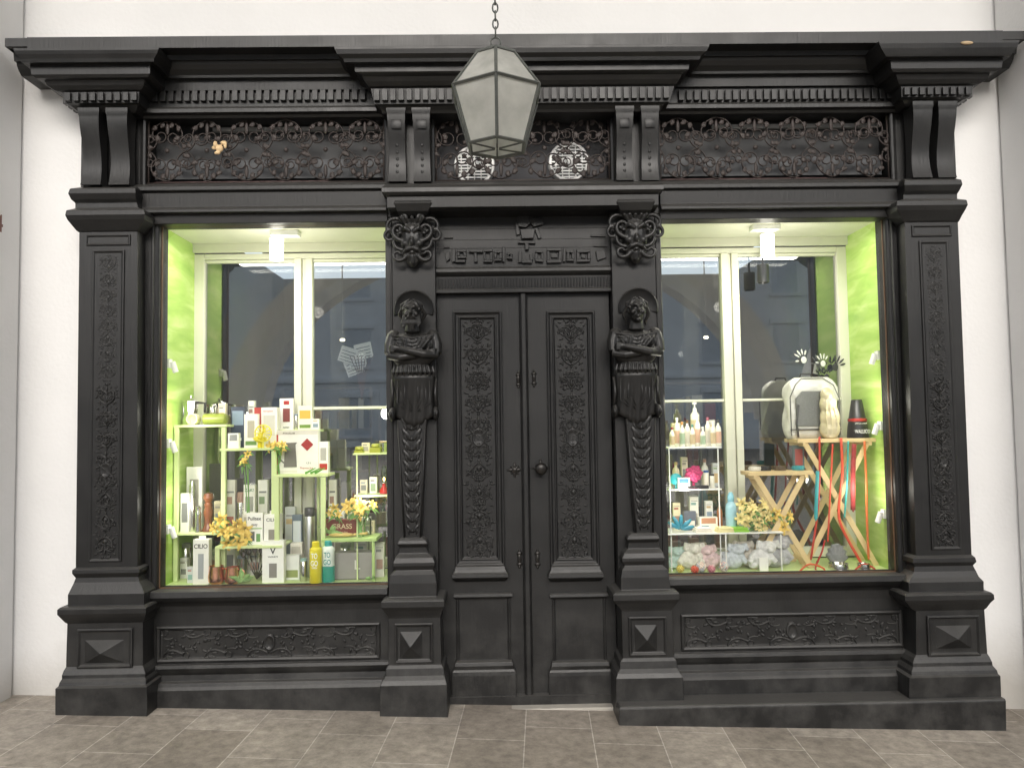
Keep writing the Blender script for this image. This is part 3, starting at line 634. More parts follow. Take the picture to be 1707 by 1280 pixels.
def leaf(side):
    xl,xr=(X(729,835,DY),X(875.5,835,DY)) if side=='L' else (X(876,835,DY),X(1023,835,DY))
    zb=Z(876,1184,DY); zt_=Z(876,489,DY); P=sub('door_leaf',((xl+xr)/2,DY,zb),SF)
    def px(p,py): return X(p,py,DY)
    m=MB(); m.box(xl+.002,xr-.002,DY,DY+.05,zb+.004,zt_-.003)
    if side=='L': a,b=px(757,735),px(839,735); la,lb=px(761,1040),px(851,1040)
    else: a,b=px(914,735),px(995,735); la,lb=px(921,1040),px(1010,1040)
    mid=800 if side=='L' else 958
    Zp=lambda p,y=DY: Z(mid,p,y)
    m.panel(a,b,Zp(942),Zp(519),[(0,DY+.001),(0,DY-.022),(.006,DY-.026),(.012,DY-.024),(.018,DY-.014),(.030,DY-.012),(.034,DY-.018),(.040,DY-.016),(.044,DY-.003),(.05,DY-.002)])
    def mld(x0,x1,lv):
        rg=[]
        for p,yf,ex in lv:
            z=Z(mid,p,yf); rg.append([(x0-ex,DY+.01,z),(x0-ex,yf,z),(x1+ex,yf,z),(x1+ex,DY+.01,z)])
        m.rings(rg)
    mld(a+.01,b-.01,[(941,DY-.02,0),(944,DY-.04,.008),(950,DY-.045,.012),(954,DY-.05,.02),(958,DY-.06,.026),(963,DY-.062,.028),(966,DY-.045,.02),(969,DY-.01,.012)])
    m.panel(la,lb,Zp(1106),Zp(992),[(0,DY+.001),(0,DY-.010),(.005,DY-.014),(.012,DY-.010),(.016,DY-.003),(.03,DY-.002)])
    mld(la,lb,[(988,DY-.01,.006),(990,DY-.025,.014),(995,DY-.028,.014),(998,DY-.015,.004)])
    mld(la,lb,[(1100,DY-.012,.0),(1104,DY-.03,.008),(1110,DY-.034,.012),(1116,DY-.030,.018),(1120,DY-.034,.024),(1126,DY-.036,.026),(1182,DY-.036,.027)])
    part(m,'door_panelling',P,bevel=.0022)
    m=MB(); arab_v(m,a+.050,b-.050,Zp(938)+.03,Zp(523)-.03,DY-.002,.0095,.0048); part(m,'carved_ornament',P,mat=CARV,smooth='full')
    return P
LL=leaf('L'); LR=leaf('R')
m=MB(); xc=X(877,835,DY); za=Z(877,1180,DY); zb=Z(877,490,DY)
m.rings([[(xc-w_,yy_,z) for w_,yy_ in ((.024,DY-.001),(.022,DY-.018),(.010,DY-.030),(-.010,DY-.030),(-.022,DY-.018),(-.024,DY-.001))] for z in (za,zb)])
part(m,'astragal',LL,bevel=.0015)
BR=mk('dark_bronze',(.022,.020,.018),.30,.3,30,metal=.5)
def escut(px,py,s,parent,name='keyhole_plate'):
    m=MB(); c=W(px,py,DY)
    m.ell((c.x,DY-.004,c.z),(.012*s,.008,.030*s),12,8)
    for k in (-1,1): m.ell((c.x,DY-.004,c.z+k*.030*s),(.017*s,.007,.012*s),10,6); m.ell((c.x,DY-.005,c.z+k*.045*s),(.007*s,.007,.010*s),8,6)
    m.ell((c.x,DY-.010,c.z+.004),(.005,.006,.006),8,6)
    return part(m,name,parent,mat=BR,smooth='full')
escut(864,633,.9,LL); escut(890,631,.9,LR); escut(866,931,1.0,LL); escut(896,931,1.0,LR)
def rosette(px,py,parent,knob):
    m=MB(); c=W(px,py,DY); k_=1 if knob else .85
    for k in range(8):
        a=k*math.pi/4; L_=(.045 if k%2==0 else .030)*k_
        m.leaf(c.x,c.z,DY-.004,a,L_,.018,.005)
        m.ell((c.x+math.cos(a)*L_,DY-.004,c.z+math.sin(a)*L_),(.006,.005,.006),8,6)
    m.ell((c.x,DY-.006,c.z),(.018*k_,.008,.018*k_),14,8)
    part(m,'handle_rosette',parent,mat=BR,smooth='full')
    if knob:
        m=MB(); n=20
        m.rings([[(c.x+r*math.cos(2*math.pi*k/n),yy_,c.z+r*math.sin(2*math.pi*k/n)) for k in range(n)] for r,yy_ in ((.012,DY-.01),(.012,DY-.04),(.028,DY-.048),(.034,DY-.060),(.031,DY-.074),(.018,DY-.082),(.004,DY-.084))])
        part(m,'door_knob',parent,mat=BR,smooth='full')
rosette(858,783,LL,False); rosette(901,780,LR,True)
m=MB(); m.stack([(744,1029,1181,-.06),(744,1029,1210,-.065)],.12); fin(m,'threshold',mk('threshold_stone',(.34,.32,.28),.7,.25,12,.3),SF,bevel=.006)
m=MB(); m.pbox(720,1030,1160,1190,-.0,.12); part(m,'door_sill')
# ------------------------------------------------------------------ window frames, panes
def wframe(x0,x1,z1,z0):
    m=MB(); yf=-.03; rg=[]
    for i,y_ in ((-.0,.09),(0,yf+.01),(-.006,yf+.004),(-.012,yf),(-.022,yf),(-.026,yf-.012),(-.034,yf-.012),(-.04,yf+.0),(-.07,yf+.0),(-.12,yf+.002)):
        rg.append([(x0+i,y_,z0+i*.6),(x1-i,y_,z0+i*.6),(x1-i,y_,z1-i*.9),(x0+i,y_,z1-i*.9)])
    m.rings(rg,False,False)
    return m
def glasspane(x0,x1,z0,z1,y,mat,parent,name='glass_pane'):
    m=MB(); m.add([(x0,y,z0),(x1,y,z0),(x1,y,z1),(x0,y,z1)],[(0,1,2,3)]); return fin(m,name,mat,parent,recalc=False)
WN={}
for key,(a,b,c,d) in {'L':(264,645,373,979),'R':(1108,1486,363,958)}.items():
    my=(c+d)/2; x0,x1=X(a,my,-.02),X(b,my,-.02); z0,z1=Z((a+b)/2,d,-.02),Z((a+b)/2,c,-.02)
    P=sub('display_window',((x0+x1)/2,0,z0),SF)
    part(wframe(x0,x1,z1,z0),'window_frame',P,bevel=.0015)
    m=MB()
    for (u0_,u1_,v0,v1) in ((x0,x0+.005,z0,z1),(x1-.005,x1,z0,z1),(x0,x1,z1-.006,z1),(x0,x1,z0,z0+.006)): m.box(u0_,u1_,.004,.014,v0,v1)
    fin(m,'glazing_bead',mk('brown_bead',(.10,.055,.03),.5,.3,20),P)
    glasspane(x0-.01,x1+.01,z0-.01,z1+.01,.02,GLASS,P)
    yb=.50
    m=MB(); m.box(x0-.05,x0-.012,.03,yb,z0-.02,z1+.05); fin(m,'side_lining',GREEN,P)
    m=MB(); m.box(x1+.012,x1+.05,.03,yb,z0-.02,z1+.05); fin(m,'side_lining',GREEN,P)
    m=MB(); m.box(x0-.012,x1+.012,.025,yb,z1+.008,z1+.05); 
    m.box(x0-.012,x1+.012,yb-.03,yb-.002,z1-.045,z1+.007)
    fin(m,'display_ceiling',CREAM,P)
    m=MB(); m.box(x0-.012,x1+.012,.025,yb,z0-.04,z0-.004); fin(m,'display_floor',mk('lime_floor',(.60,.74,.32),.5,.1,6),P)
    m=MB(); ca,cb=x0+.008,x1-.008; cz0,cz1=z0+.002,z1-.05; yc0,yc1=yb+.001,yb+.05
    xm=X(506,640,yb) if key=='L' else X(1222,640,yb)
    fwid=.040
    def bx(u0_,u1_,v0,v1,y0=yc0,y1=yc1): m.box(u0_,u1_,y0,y1,v0,v1)
    bx(ca-.03,ca+fwid,cz0,cz1); bx(cb-fwid,cb+.03,cz0,cz1); bx(ca+fwid,cb-fwid,cz1-.035,cz1); bx(ca+fwid,cb-fwid,cz0,cz0+.06)
    bx(xm-.056,xm-.012,cz0+.06,cz1-.035,yc0-.012,yc1); bx(xm+.012,xm+.056,cz0+.06,cz1-.035,yc0-.006,yc1); bx(xm-.010,xm+.010,cz0+.06,cz1-.036,yc0+.01,yc1)
    zt1=Z(580,680,yb) if key=='L' else Z(1170,668,yb)
    if key=='L': bx(xm+.057,cb-fwid-.001,zt1-.009,zt1+.009)
    else: 
        bx(ca+fwid+.001,xm-.057,zt1-.008,zt1+.008); bx(xm+.057,cb-fwid-.001,zt1-.008,zt1+.008)
    bx(ca+fwid+.001,xm-.057,cz1-.055,cz1-.037,yc0+.01,yc1-.005); bx(xm+.057,cb-fwid-.001,cz1-.055,cz1-.037,yc0+.01,yc1-.005)
    fin(m,'casement',CREAM,P,bevel=.004)
    glasspane(ca,cb,cz0,cz1,yb+.03,GLASS2,P)
    WN[key]=dict(x0=x0,x1=x1,z0=z0,z1=z1,P=P,zf=z0-.004)
m=MB(); rx0,rx1,ry0,ry1,rz0,rz1=-2.6,2.6,.76,4.6,-.2,3.3
m.box(rx0-.1,rx0,ry0,ry1,rz0,rz1); m.box(rx1,rx1+.1,ry0,ry1,rz0,rz1); m.box(rx0,rx1,ry1,ry1+.1,rz0,rz1); m.box(rx0-.1,rx1+.1,.12,ry1+.1,rz1+.2,rz1+.4); m.box(rx0,rx1,ry0-.3,ry1,rz0-.1,rz0)
fin(m,'shop_room',DARK,kind='structure')
m=MB()
xa,xb=WN['L']['x1']+.055,WN['R']['x0']-.055
m.box(xa,xb,.13,.8,-.2,3.4); m.box(-2.7,WN['L']['x0']-.055,.13,.8,-.2,3.5) ; m.box(WN['R']['x1']+.055,2.75,.13,.8,-.2,3.5)
for k in 'LR':
    d=WN[k]; m.box(d['x0']-.05,d['x1']+.05,.08,.78,d['z1']+.055,d['z1']+.12); m.box(d['x0']-.05,d['x1']+.05,.08,.78,d['z0']-.3,d['z0']-.045)
fin(m,'shop_partition',DARK,label='dark partition behind the shop windows',cat='wall')
def rbox(name,x0,x1,y0,y1,z0,z1,n,label,cat):
    P=thing(name,((x0+x1)/2,(y0+y1)/2,z0),label,cat)
    m=MB()
    for i in range(n+1): 
        zz=z0+(z1-z0)*i/n; m.box(x0,x1,y0,y1,zz-.01,zz+.01)
    m.box(x0-.03,x0-.001,y0,y1,z0,z1); m.box(x1+.001,x1+.03,y0,y1,z0,z1)
    fin(m,'shelving',mk('shop_wood',(.12,.08,.05),.5,.3,8),P)
    m=MB(); mats=[cm('#a33a2a'),cm('#b8b4a6'),cm('#37506a'),cm('#8a7a3a'),cm('#8c8a80')]
    for i in range(n):
        x=x0+.03; zz=z0+(z1-z0)*i/n+.011
        while x<x1-.12:
            w_=R.uniform(.05,.13); m.cur=R.randrange(5); m.box(x,x+w_*.9,y0+.03,y1-.05,zz,zz+R.uniform(.4,.8)*(z1-z0)/n); x+=w_+.01
    fin(m,'stock',mats,P)
rbox('shop_shelf',-2.4,-1.5,3.9,4.4,-.2,2.0,5,'wooden shop shelf with packed goods in the dim shop','shelf')
rbox('shop_shelf',-1.3,-.4,3.4,3.9,-.2,1.7,4,'low wooden shop shelf with packed goods in the dim shop','shelf')
rbox('shop_shelf',.7,1.4,3.0,3.4,-.2,1.9,5,'wooden shop shelf with packed goods in the dim shop','shelf')
rbox('shop_shelf',1.6,2.4,3.9,4.4,-.2,2.0,5,'wooden shop shelf with packed goods in the dim shop','shelf')
# ------------------------------------------------------------------ transoms and grilles
def transom(a,b,c,d,cells,y=-.02,fans=False):
    my=(c+d)/2; x0,x1=X(a,my,y),X(b,my,y); z0,z1=Z((a+b)/2,d,y),Z((a+b)/2,c,y)
    P=sub('transom',((x0+x1)/2,y,z0),SF)
    m=MB(); m.rings([[(x0+i,yy_,z0+i),(x1-i,yy_,z0+i),(x1-i,yy_,z1-i),(x0+i,yy_,z1-i)] for i,yy_ in ((-.03,-.035),(-.012,-.04),(-.002,-.035),(0,-.02),(0,.10))],False,False); part(m,'transom_frame',P)
    m=MB(); H=z1-z0
    if not fans:
        m.cur=1; m.box(x0-.02,x1+.02,.10,.12,z0-.02,z1+.02)
        m.cur=0; m.box(x0+.25*(x1-x0),x1,.07,.095,z1-.050,z1-.028)  # pale strip stands in for a reflection in the transom glass
        m.cur=2; m.box(x0+.01,x1-.01,.06,.095,z0+.14*H,z0+.42*H); m.cur=3; m.box(x0+.01,x0+.75*(x1-x0),.056,.0595,z0+.09*H,z0+.10*H)  # grey and red bands likewise paint reflections of the glass
    else:
        m.cur=1; m.box(x0-.02,x1+.02,.22,.24,z0-.02,z1+.02); m.box(x0-.03,x0-.001,.10,.22,z0,z1); m.box(x1+.001,x1+.03,.10,.22,z0,z1); m.box(x0,x1,.10,.22,z1+.001,z1+.03); m.box(x0,x1,.10,.22,z0-.03,z0-.001)
        m.cur=0; m.box(x0+.02,x1-.02,.17,.21,z1-.13,z1-.01); m.cur=2; m.box(x0+.08,x1-.08,.14,.169,z1-.11,z1-.09)
    fin(m,'transom_backing',[mk('offwhite_board_reflection',(.36,.36,.35),.6,.1,8),mk('dark_board',(.022,.023,.024),.55,.3,5),mk('grey_board_reflection',(.055,.058,.062),.6,.3,4),mk('red_reflection_strip',(.08,.028,.025),.5)],P)
    if fans:
        for px,py in ((791,277),(948,271)):
            f=MB(); c_=W(px,py,.10); n=28; r_=.118
            ring=lambda r,yy_:[(c_.x+r*math.cos(2*math.pi*k/n),yy_,c_.z+r*math.sin(2*math.pi*k/n)) for k in range(n)]
            f.cur=0; f.rings([ring(r_,.21),ring(r_,.09),ring(r_*.96,.08),ring(r_*.86,.08),ring(r_*.84,.10)],True,False)
            f.cur=1; f.rings([ring(r_*.84,.101),ring(.01,.104)],False,True)
            f.cur=0
            for k in range(-5,6):
                zz=c_.z+k*r_*.15; hw=math.sqrt(max(0,(r_*.84)**2-(k*r_*.15)**2)); f.box(c_.x-hw,c_.x+hw,.085,.092,zz-.004,zz+.004)
            for k in range(-2,3):
                xx=c_.x+k*r_*.32; hw=math.sqrt(max(0,(r_*.84)**2-(k*r_*.32)**2)); f.box(xx-.003,xx+.003,.08,.0848,c_.z-hw,c_.z+hw)
            f.ell((c_.x,.083,c_.z),(.03,.012,.03))
            fin(f,'ventilation_fan',[WHITE,DARK],P,smooth=True)
    m=MB(); yg=-.01
    def T3(pts,yy_=yg): return [(min(max(q[0],x0+.004),x1-.004),yy_,min(max(q[1],z0+.004),z1-.004)) for q in pts]
    for zz in (z0+.008,z1-.008): m.tube([(x0,yg,zz),(x1,yg,zz)],.005,6)
    for xx in (x0+.006,x1-.006): m.tube([(xx,yg,z0),(xx,yg,z1)],.005,6)
    cw=(x1-x0)/cells; r=.0044
    for i in range(cells):
        cx=x0+cw*(i+.5); h=H/2; cz=(z0+z1)/2; fl=1 if i%2 else -1
        for sg in (1,-1):
            for vs_ in (1,-1):
                def M_(pts): return [(cx+sg*(q[0]),cz+vs_*q[1]*fl) for q in pts]
                u=cw/2*R.uniform(.9,1.08)
                p=curl(0,-h*.9,math.radians(10+R.uniform(-6,10)),u*(3.6 if i%2 else 3.3),.6/u,(6.0 if i%2 else 5.2)/u,38,1.3); m.tube(T3(M_(p),yg+.004*vs_),taper(len(p),r,r*.8),6,(1.6,1))
                e=M_([p[-1]])[0]; m.ell((e[0],yg,e[1]),(.013,.006,.013),8,6)
                p=curl(u*1.0,0,math.radians(150+R.uniform(-15,15)),u*2.4,-.4/u,-7/u,30,1.0); m.tube(T3(M_(p),yg-.003*vs_),taper(len(p),r*.9,r*.7),6,(1.6,1))
                e=M_([p[-1]])[0]; m.ell((e[0],yg,e[1]),(.010,.006,.010),8,6)
                for (dx,dz,an,l) in ((.45,.30,50,.40),(.70,.60,120,.36),(.25,.68,80,.36),(.8,.15,-20,.32)):
                    a=math.radians(an+R.uniform(-20,20))*vs_*fl; a=a if sg>0 else math.pi-a
                    q=M_([(dx*u,dz*h)])[0]; m.leaf(q[0],q[1],yg-.004,a,l*u*.9,.028,.005); m.leaf(q[0],q[1],yg-.004,a+.7,l*u*.55,.018,.005)
        m.leaf(cx,cz-h*.85,yg-.004,math.pi/2,.08,.022,.006); m.leaf(cx,cz+h*.85,yg-.004,-math.pi/2,.08,.022,.006)
        m.ell((cx,yg-.006,cz),(.014,.009,.014))
    fin(m,'iron_grille',IRON,P,smooth='full')
    return P
transom(245,641,194,306,6); transom(725,1017,192,302,4,fans=True); transom(1099,1483,189,301,6)
m=MB(); c=W(366,245,-.035)
m.ell((c.x,-.035,c.z-.01),(.022,.015,.022)); m.ell((c.x+.025,-.04,c.z+.02),(.02,.012,.012)); m.ell((c.x-.03,-.035,c.z-.005),(.014,.01,.012)); m.ell((c.x-.012,-.035,c.z-.035),(.018,.01,.01)); m.ell((c.x-.02,-.045,c.z+.012),(.012,.01,.018)); m.ell((c.x+.035,-.045,c.z+.005),(.01,.01,.02))
fin(m,'foam_scrap',mk('cream_foam',(.62,.45,.25),.8,.25,60,.2),smooth='full',remesh=.003,label='curled cream foam scrap stuck in the iron grille',cat='foam scrap')
# ------------------------------------------------------------------ lantern
LY=-1.2; RW=.196; RT=.085; RB=.125
LX=W(828,200,LY).x
zt2=Z(828,78,LY-RT); zw=Z(828,121,LY-RW); zb2=Z(828,264,LY+RB)
LN=thing('hanging_lantern',(LX,LY,zb2),'hexagonal iron lantern with frosted glass hanging on chain','lantern')
def hexp(r,z,k): a=math.radians(-90+60*k); return Vector((LX+r*math.cos(a),LY+r*math.sin(a),z))
m=MB()
for k in range(6):
    for (ra,za_,rb,zb_) in ((RT,zt2,RW,zw),(RW,zw,RB,zb2)):
        m.tube([hexp(ra,za_,k),hexp(rb,zb_,k)],.0066,4)
    for r_,z_ in ((RT,zt2),(RW,zw),(RB,zb2)): m.tube([hexp(r_,z_,k),hexp(r_,z_,k+1)],.0076,4)
    m.tube([hexp(RB,zb2,k),hexp(0.01,zb2-.005,k)],.004,4)
m.rings([[hexp(r_,z_,k) for k in range(6)] for r_,z_ in ((RT+.008,zt2-.004),(RT+.008,zt2+.006),(.04,zt2+.012),(.02,zt2+.02))])
m.ell((LX,LY,zt2+.03),(.016,.016,.016))
p=[(LX+.020*math.cos(a*.5),LY,zt2+.06+.020*math.sin(a*.5)) for a in range(14)]; m.tube(p,.004,6)
fin(m,'lantern_frame',FRAMEM,LN)
m=MB()
for k in range(6):
    s=.985
    m.add([hexp(RT*s,zt2,k),hexp(RT*s,zt2,k+1),hexp(RW*s,zw,k+1),hexp(RW*s,zw,k)],[(0,1,2,3)]); m.add([hexp(RW*s,zw,k),hexp(RW*s,zw,k+1),hexp(RB*s,zb2,k+1),hexp(RB*s,zb2,k)],[(0,1,2,3)])
mf,nt,N,L=nodes('frosted_glass')
out=N.new('ShaderNodeOutputMaterial'); tr=N.new('ShaderNodeBsdfTranslucent'); tr.inputs[0].default_value=(.74,.74,.70,1); tp=N.new('ShaderNodeBsdfTransparent'); pb=N.new('ShaderNodeBsdfPrincipled'); pb.inputs['Base Color'].default_value=(.50,.50,.465,1); pb.inputs['Roughness'].default_value=.25
nn=N.new('ShaderNodeTexNoise'); nn.inputs['Scale'].default_value=9; nn.inputs['Detail'].default_value=8; mr=N.new('ShaderNodeMapRange'); mr.inputs[1].default_value=.35; mr.inputs[2].default_value=.75; mr.inputs[3].default_value=.0; mr.inputs[4].default_value=.38
g_=N.new('ShaderNodeNewGeometry'); L.new(g_.outputs['Position'],nn.inputs['Vector']); L.new(nn.outputs[0],mr.inputs[0])
m1=N.new('ShaderNodeMixShader'); m1.inputs[0].default_value=.6; m2=N.new('ShaderNodeMixShader'); L.new(tr.outputs[0],m1.inputs[1]); L.new(pb.outputs[0],m1.inputs[2]); L.new(mr.outputs[0],m2.inputs[0]); L.new(m1.outputs[0],m2.inputs[1]); L.new(tp.outputs[0],m2.inputs[2]); L.new(m2.outputs[0],out.inputs[0])
fin(m,'lantern_glass',mf,LN,recalc=False)
m=MB(); m.lathe(LX,LY,zw-.02,[(.012,.06),(.014,.05),(.03,.03),(.036,.01),(.028,-.015),(.008,-.03)],16); fin(m,'light_bulb',mk('bulb_glass',(.9,.88,.8),.2,.02,5),LN,smooth='full')
m=MB(); z=zt2+.085; k=0
while z<ztop+.95:
    n=10; pts=[]
    for i in range(n+1):
        a=2*math.pi*i/n; u=.011*math.cos(a); v_=.021*math.sin(a)
        pts.append((LX+(u if k%2 else 0),LY+(0 if k%2 else u),z+.018+v_))
    m.tube(pts,.0036,5); z+=.034; k+=1
fin(m,'chain',FRAMEM,LN,smooth='full')

# ------------------------------------------------------------------ goods
def carton(px0,px1,pt,zb_,y,d,base,patches=(),texts=(),name='product_box',label='white cardboard product box on the display shelf',cat='box',handle=False):
    x0,x1=X(px0,pt,y),X(px1,pt,y); z1=Z((px0+px1)/2,pt,y); w_=x1-x0; h=z1-zb_; cx=(x0+x1)/2
    m=MB(); mats=[cm(base,.4)]
    m.box(x0,x1,y,y+d,zb_,z1)
    for (u0_,u1_,v0,v1,c_) in patches:
        mt=cm(c_,.4)
        if mt not in mats: mats.append(mt)
        m.cur=mats.index(mt)
        m.box(x0+w_*u0_,x0+w_*u1_,y-.0012,y-.0001,zb_+h*v0,zb_+h*v1)
    m.cur=0
    if handle: m.box(cx-w_*.22,cx+w_*.22,y+d*.45,y+d*.55,z1,z1+.018)
    o=fin(m,name,mats,label=label,cat=cat,bevel=.0012)
    for i,(s,u,v_,hh,c_) in enumerate(texts):
        text(s,hh*h,(x0+w_*u,y-.0022,zb_+h*v_),cm(c_,.5),o,maxw=w_*.86)
    return o
def lathe_obj(name,px,zb_,y,pr,h,r,mat,label,cat,cap=None,capmat=None,n=20,lab=None,labmat=None):
    x=X(px,760,y); m=MB(); m.lathe(x,y,zb_,[(a*r,b*h) for a,b in pr],n)
    o=fin(m,name,mat,smooth=True,label=label,cat=cat)
    if cap:
        m=MB(); m.lathe(x,y,zb_,[(a*r,b*h) for a,b in cap],n); fin(m,'cap',capmat,o,smooth=True)
    if lab:
        m=MB(); m.lathe(x,y,zb_,[(lab[2]*r+.0008,lab[0]*h),(lab[2]*r+.0008,lab[1]*h)],n); fin(m,'paper_label',labmat,o,smooth=True)
    return o
BOT=[(.9,0),(1,.02),(1,.62),(.85,.72),(.4,.8),(.36,.9)]; BCAP=[(.44,.88),(.46,.89),(.46,.99),(.38,1)]
TUBE=[(.95,0),(1,.01),(1,.86),(.9,.88)]; TCAP=[(.92,.87),(.94,.88),(.94,.985),(.8,1)]
def shelf_unit(name,boards,posts,mat,label,th=.014,pw=.016,group=None,cat='display shelf'):
    b0=boards[0]; P=thing(name,(X((b0[0]+b0[1])/2,b0[2],b0[3]),(b0[3]+b0[4])/2,posts[0][3]),label,cat,group)
    out=[]
    for (a,b,p,y0,y1) in boards:
        z=Z((a+b)/2,p,y0); m=MB(); m.box(X(a,p,y0),X(b,p,y0),y0,y1,z-th,z); fin(m,'shelf_board',mat,P,bevel=.002); out.append(z)
    for (px,pt,y,zb_) in posts:
        m=MB(); x=X(px,(pt+900)/2,y); m.box(x-pw/2,x+pw/2,y,y+pw,zb_,Z(px,pt,y)-th-.0005); fin(m,'post',mat,P,bevel=.002)
    return out
dL=WN['L']; zf=dL['zf']
zA,zA2=shelf_unit('display_shelf',[(289,378,708,.20,.42),(286,362,888,.18,.42)],[(293,708,.20,zf),(372,708,.205,zf),(293,708,.40,zf),(372,708,.40,zf)],PALEG,'pale green wooden display shelf holding coffee pots',pw=.024)
zB,=shelf_unit('display_shelf',[(366,462,747,.18,.40)],[(372,747,.181,zf),(456,747,.18,zf),(456,747,.38,zf)],PALEG,'pale green wooden stand with citrus press boxes',pw=.026)
zC,zC2=shelf_unit('display_shelf',[(456,546,791,.14,.34),(358,470,910,.12,.34)],[(461,791,.14,zf),(538,791,.14,zf),(538,791,.32,zf),(362,910,.13,zf)],PALEG,'pale green wooden stand with jug box and cartons',pw=.026)
zD,=shelf_unit('display_shelf',[(463,534,716,.38,.47)],[(468,716,.38,zf),(530,716,.38,zf)],PALEG,'pale green riser with tall white boxes')
zE,=shelf_unit('display_table',[(536,628,897,.12,.32)],[(541,897,.12,zf),(622,897,.12,zf),(541,897,.30,zf),(622,897,.30,zf)],mk('grass_green',(.46,.64,.22),.4,.1,8),'low lime green table with wooden bowl and box',th=.02,cat='display table')
zG,zG2=shelf_unit('wire_shelf',[(588,650,755,.16,.32),(590,650,825,.16,.32)],[(595,755,.16,zf),(647,755,.16,zf),(595,755,.31,zf),(647,755,.31,zf)],PALEG,'slim pale wire shelf with oil lamp',th=.010,pw=.008,cat='wire shelf')
def moka(px,y,zb_,h,label):
    x=X(px,690,y); P=thing('moka_pot',(x,y,zb_),label,'coffee pot')
    m=MB(); m.lathe(x,y,zb_,[(.315*h,0),(h*.352,.02*h),(h*.28,.42*h),(h*.26,.48*h),(h*.33,.9*h),(h*.34,.95*h)],8); fin(m,'pot_body',STEEL,P)
    m=MB(); m.lathe(x,y,zb_,[(h*.34,.952*h),(h*.12,1.06*h),(h*.05,1.08*h),(h*.06,1.15*h),(h*.03,1.2*h)],8); fin(m,'lid',STEEL,P)
    m=MB(); m.tube([(x+h*.3,y,zb_+.9*h),(x+h*.58,y,zb_+.88*h),(x+h*.56,y,zb_+.5*h)],[.008,.009,.006],6); fin(m,'handle',cm('#1b1b1b'),P,smooth='full')
moka(318,.30,zA,.145,'silver octagonal moka pot on pale green shelf')
n=18; m=MB(); cx_=X(320,694,.21)
m.rings([[(cx_+.032*math.cos(2*math.pi*k/n)*r_,yy_,zA+.033+.032*math.sin(2*math.pi*k/n)*r_) for k in range(n)] for r_,yy_ in ((.9,.27),(1,.265),(1,.205),(.9,.205),(.86,.255))]); fin(m,'enamel_mug',cm('#e6dfae',.3),smooth=True,label='cream enamel mug lying on its side on shelf',cat='mug')
m=MB()
m.rings([[(xx,.27+.032*r_*math.cos(2*math.pi*k/n),zA+.033+.032*r_*math.sin(2*math.pi*k/n)) for k in range(n)] for r_,xx in ((.9,X(338,690,.25)),(1,X(339,690,.25)),(1,X(374,690,.25)),(.7,X(377,690,.25)))]); fin(m,'storage_tin',cm('#8a9440',.35),smooth=True,label='olive green tin lying on its side on shelf',cat='tin')
m=MB(); m.lathe(X(354,670,.33),.35,zA,[(.02,0),(.024,.005),(.024,.105),(.018,.11)]); m.ell((X(354,670,.33),.35,zA+.115),(.02,.02,.01)); fin(m,'sugar_shaker',STEEL,smooth=True,label='steel sugar shaker on pale green shelf',cat='shaker')
carton(385,408,678,zB,.32,.04,'#3c4456',[(.1,.9,.55,.9,'#8ea0b4')],[('JUICE',.5,.2,.08,'#e8e8e8')],label='dark blue kitchen gadget box on green stand')
carton(424,462,679,zB,.28,.06,'#f6f3ee',[(0,.3,0,1,'#b8463c'),(.4,.9,.3,.8,'#d7d3cc')],[('microplane',.6,.9,.05,'#c3362b')],label='white and red gadget box on green stand')
carton(407,430,690,zB,.24,.03,'#f4f2ec',[(.1,.9,.08,.2,'#6a8f4a'),(.25,.75,.3,.8,'#b8b0a0')],label='slim white gadget box on green stand')
m=MB(); c=W(433,722,.20)
m.lathe(c.x,.205,zB,[(.012,0),(.014,.01),(.012,.03),(.034,.045),(.04,.06),(.036,.062),(.016,.055),(.012,.075),(.003,.09)]); m.tube([(c.x,.2,zB+.06),(c.x+.03,.19,zB+.10),(c.x+.02,.19,zB+.125)],.008); fin(m,'citrus_press',cm('#e8d400',.35),smooth=True,label='bright yellow citrus press in front of boxes',cat='citrus press')
carton(380,398,722,zB,.20,.03,'#f5f3ec',[(.15,.85,.5,.9,'#9a9a9a')],label='small white card box on green stand')
carton(466,489,664,zD,.40,.04,'#f4f0ec',[(.25,.75,.25,.68,'#8a4640'),(.3,.7,.8,.92,'#b12b25')],[('RÖSLE',.5,.08,.06,'#222222')],label='tall white box with red gadget picture')
carton(497,520,676,zD,.40,.04,'#f2ecdc',[(.1,.9,.45,.8,'#e8b24a'),(.1,.9,.06,.2,'#6f8f3a')],label='white box with yellow brush picture')
o=carton(461,530,717,zC,.24,.06,'#f4f0ec',[(.0,1,.9,1,'#ddd6cc'),(.0,.04,0,.9,'#b83228'),(.04,.5,.02,.08,'#e6e0d8')],[('PYROFLAM',.3,.93,.04,'#5a4a3a'),('Thermo Jug',.72,.12,.06,'#b03030'),('1,2 L',.78,.24,.05,'#555555')],label='large white box with steel jug picture and red badge')
m=MB(); c=W(512,741,.238); r_=.036
m.prism([(c.x-r_,c.z),(c.x,c.z-r_),(c.x+r_,c.z),(c.x,c.z+r_)],.2360,.2382); fin(m,'printed_badge',cm('#a8302a'),o)
m=MB(); c=W(484,757,.238)
m.prism([(c.x-.038,c.z-.075),(c.x+.038,c.z-.075),(c.x+.030,c.z+.055),(c.x+.040,c.z+.068),(c.x-.022,c.z+.066),(c.x-.030,c.z+.055)],.2360,.2385); m.strap([(c.x-.03,c.z+.045),(c.x-.062,c.z+.035),(c.x-.060,c.z-.03),(c.x-.036,c.z-.05)],.005,.2385,.003); fin(m,'printed_jug',cm('#77736e',.3),o)
carton(531,547,736,zC,.26,.05,'#f3f0ec',[(.1,.9,.1,.3,'#b8332b'),(.2,.8,.4,.8,'#b9b5ae')],label='narrow white box beside the jug box')
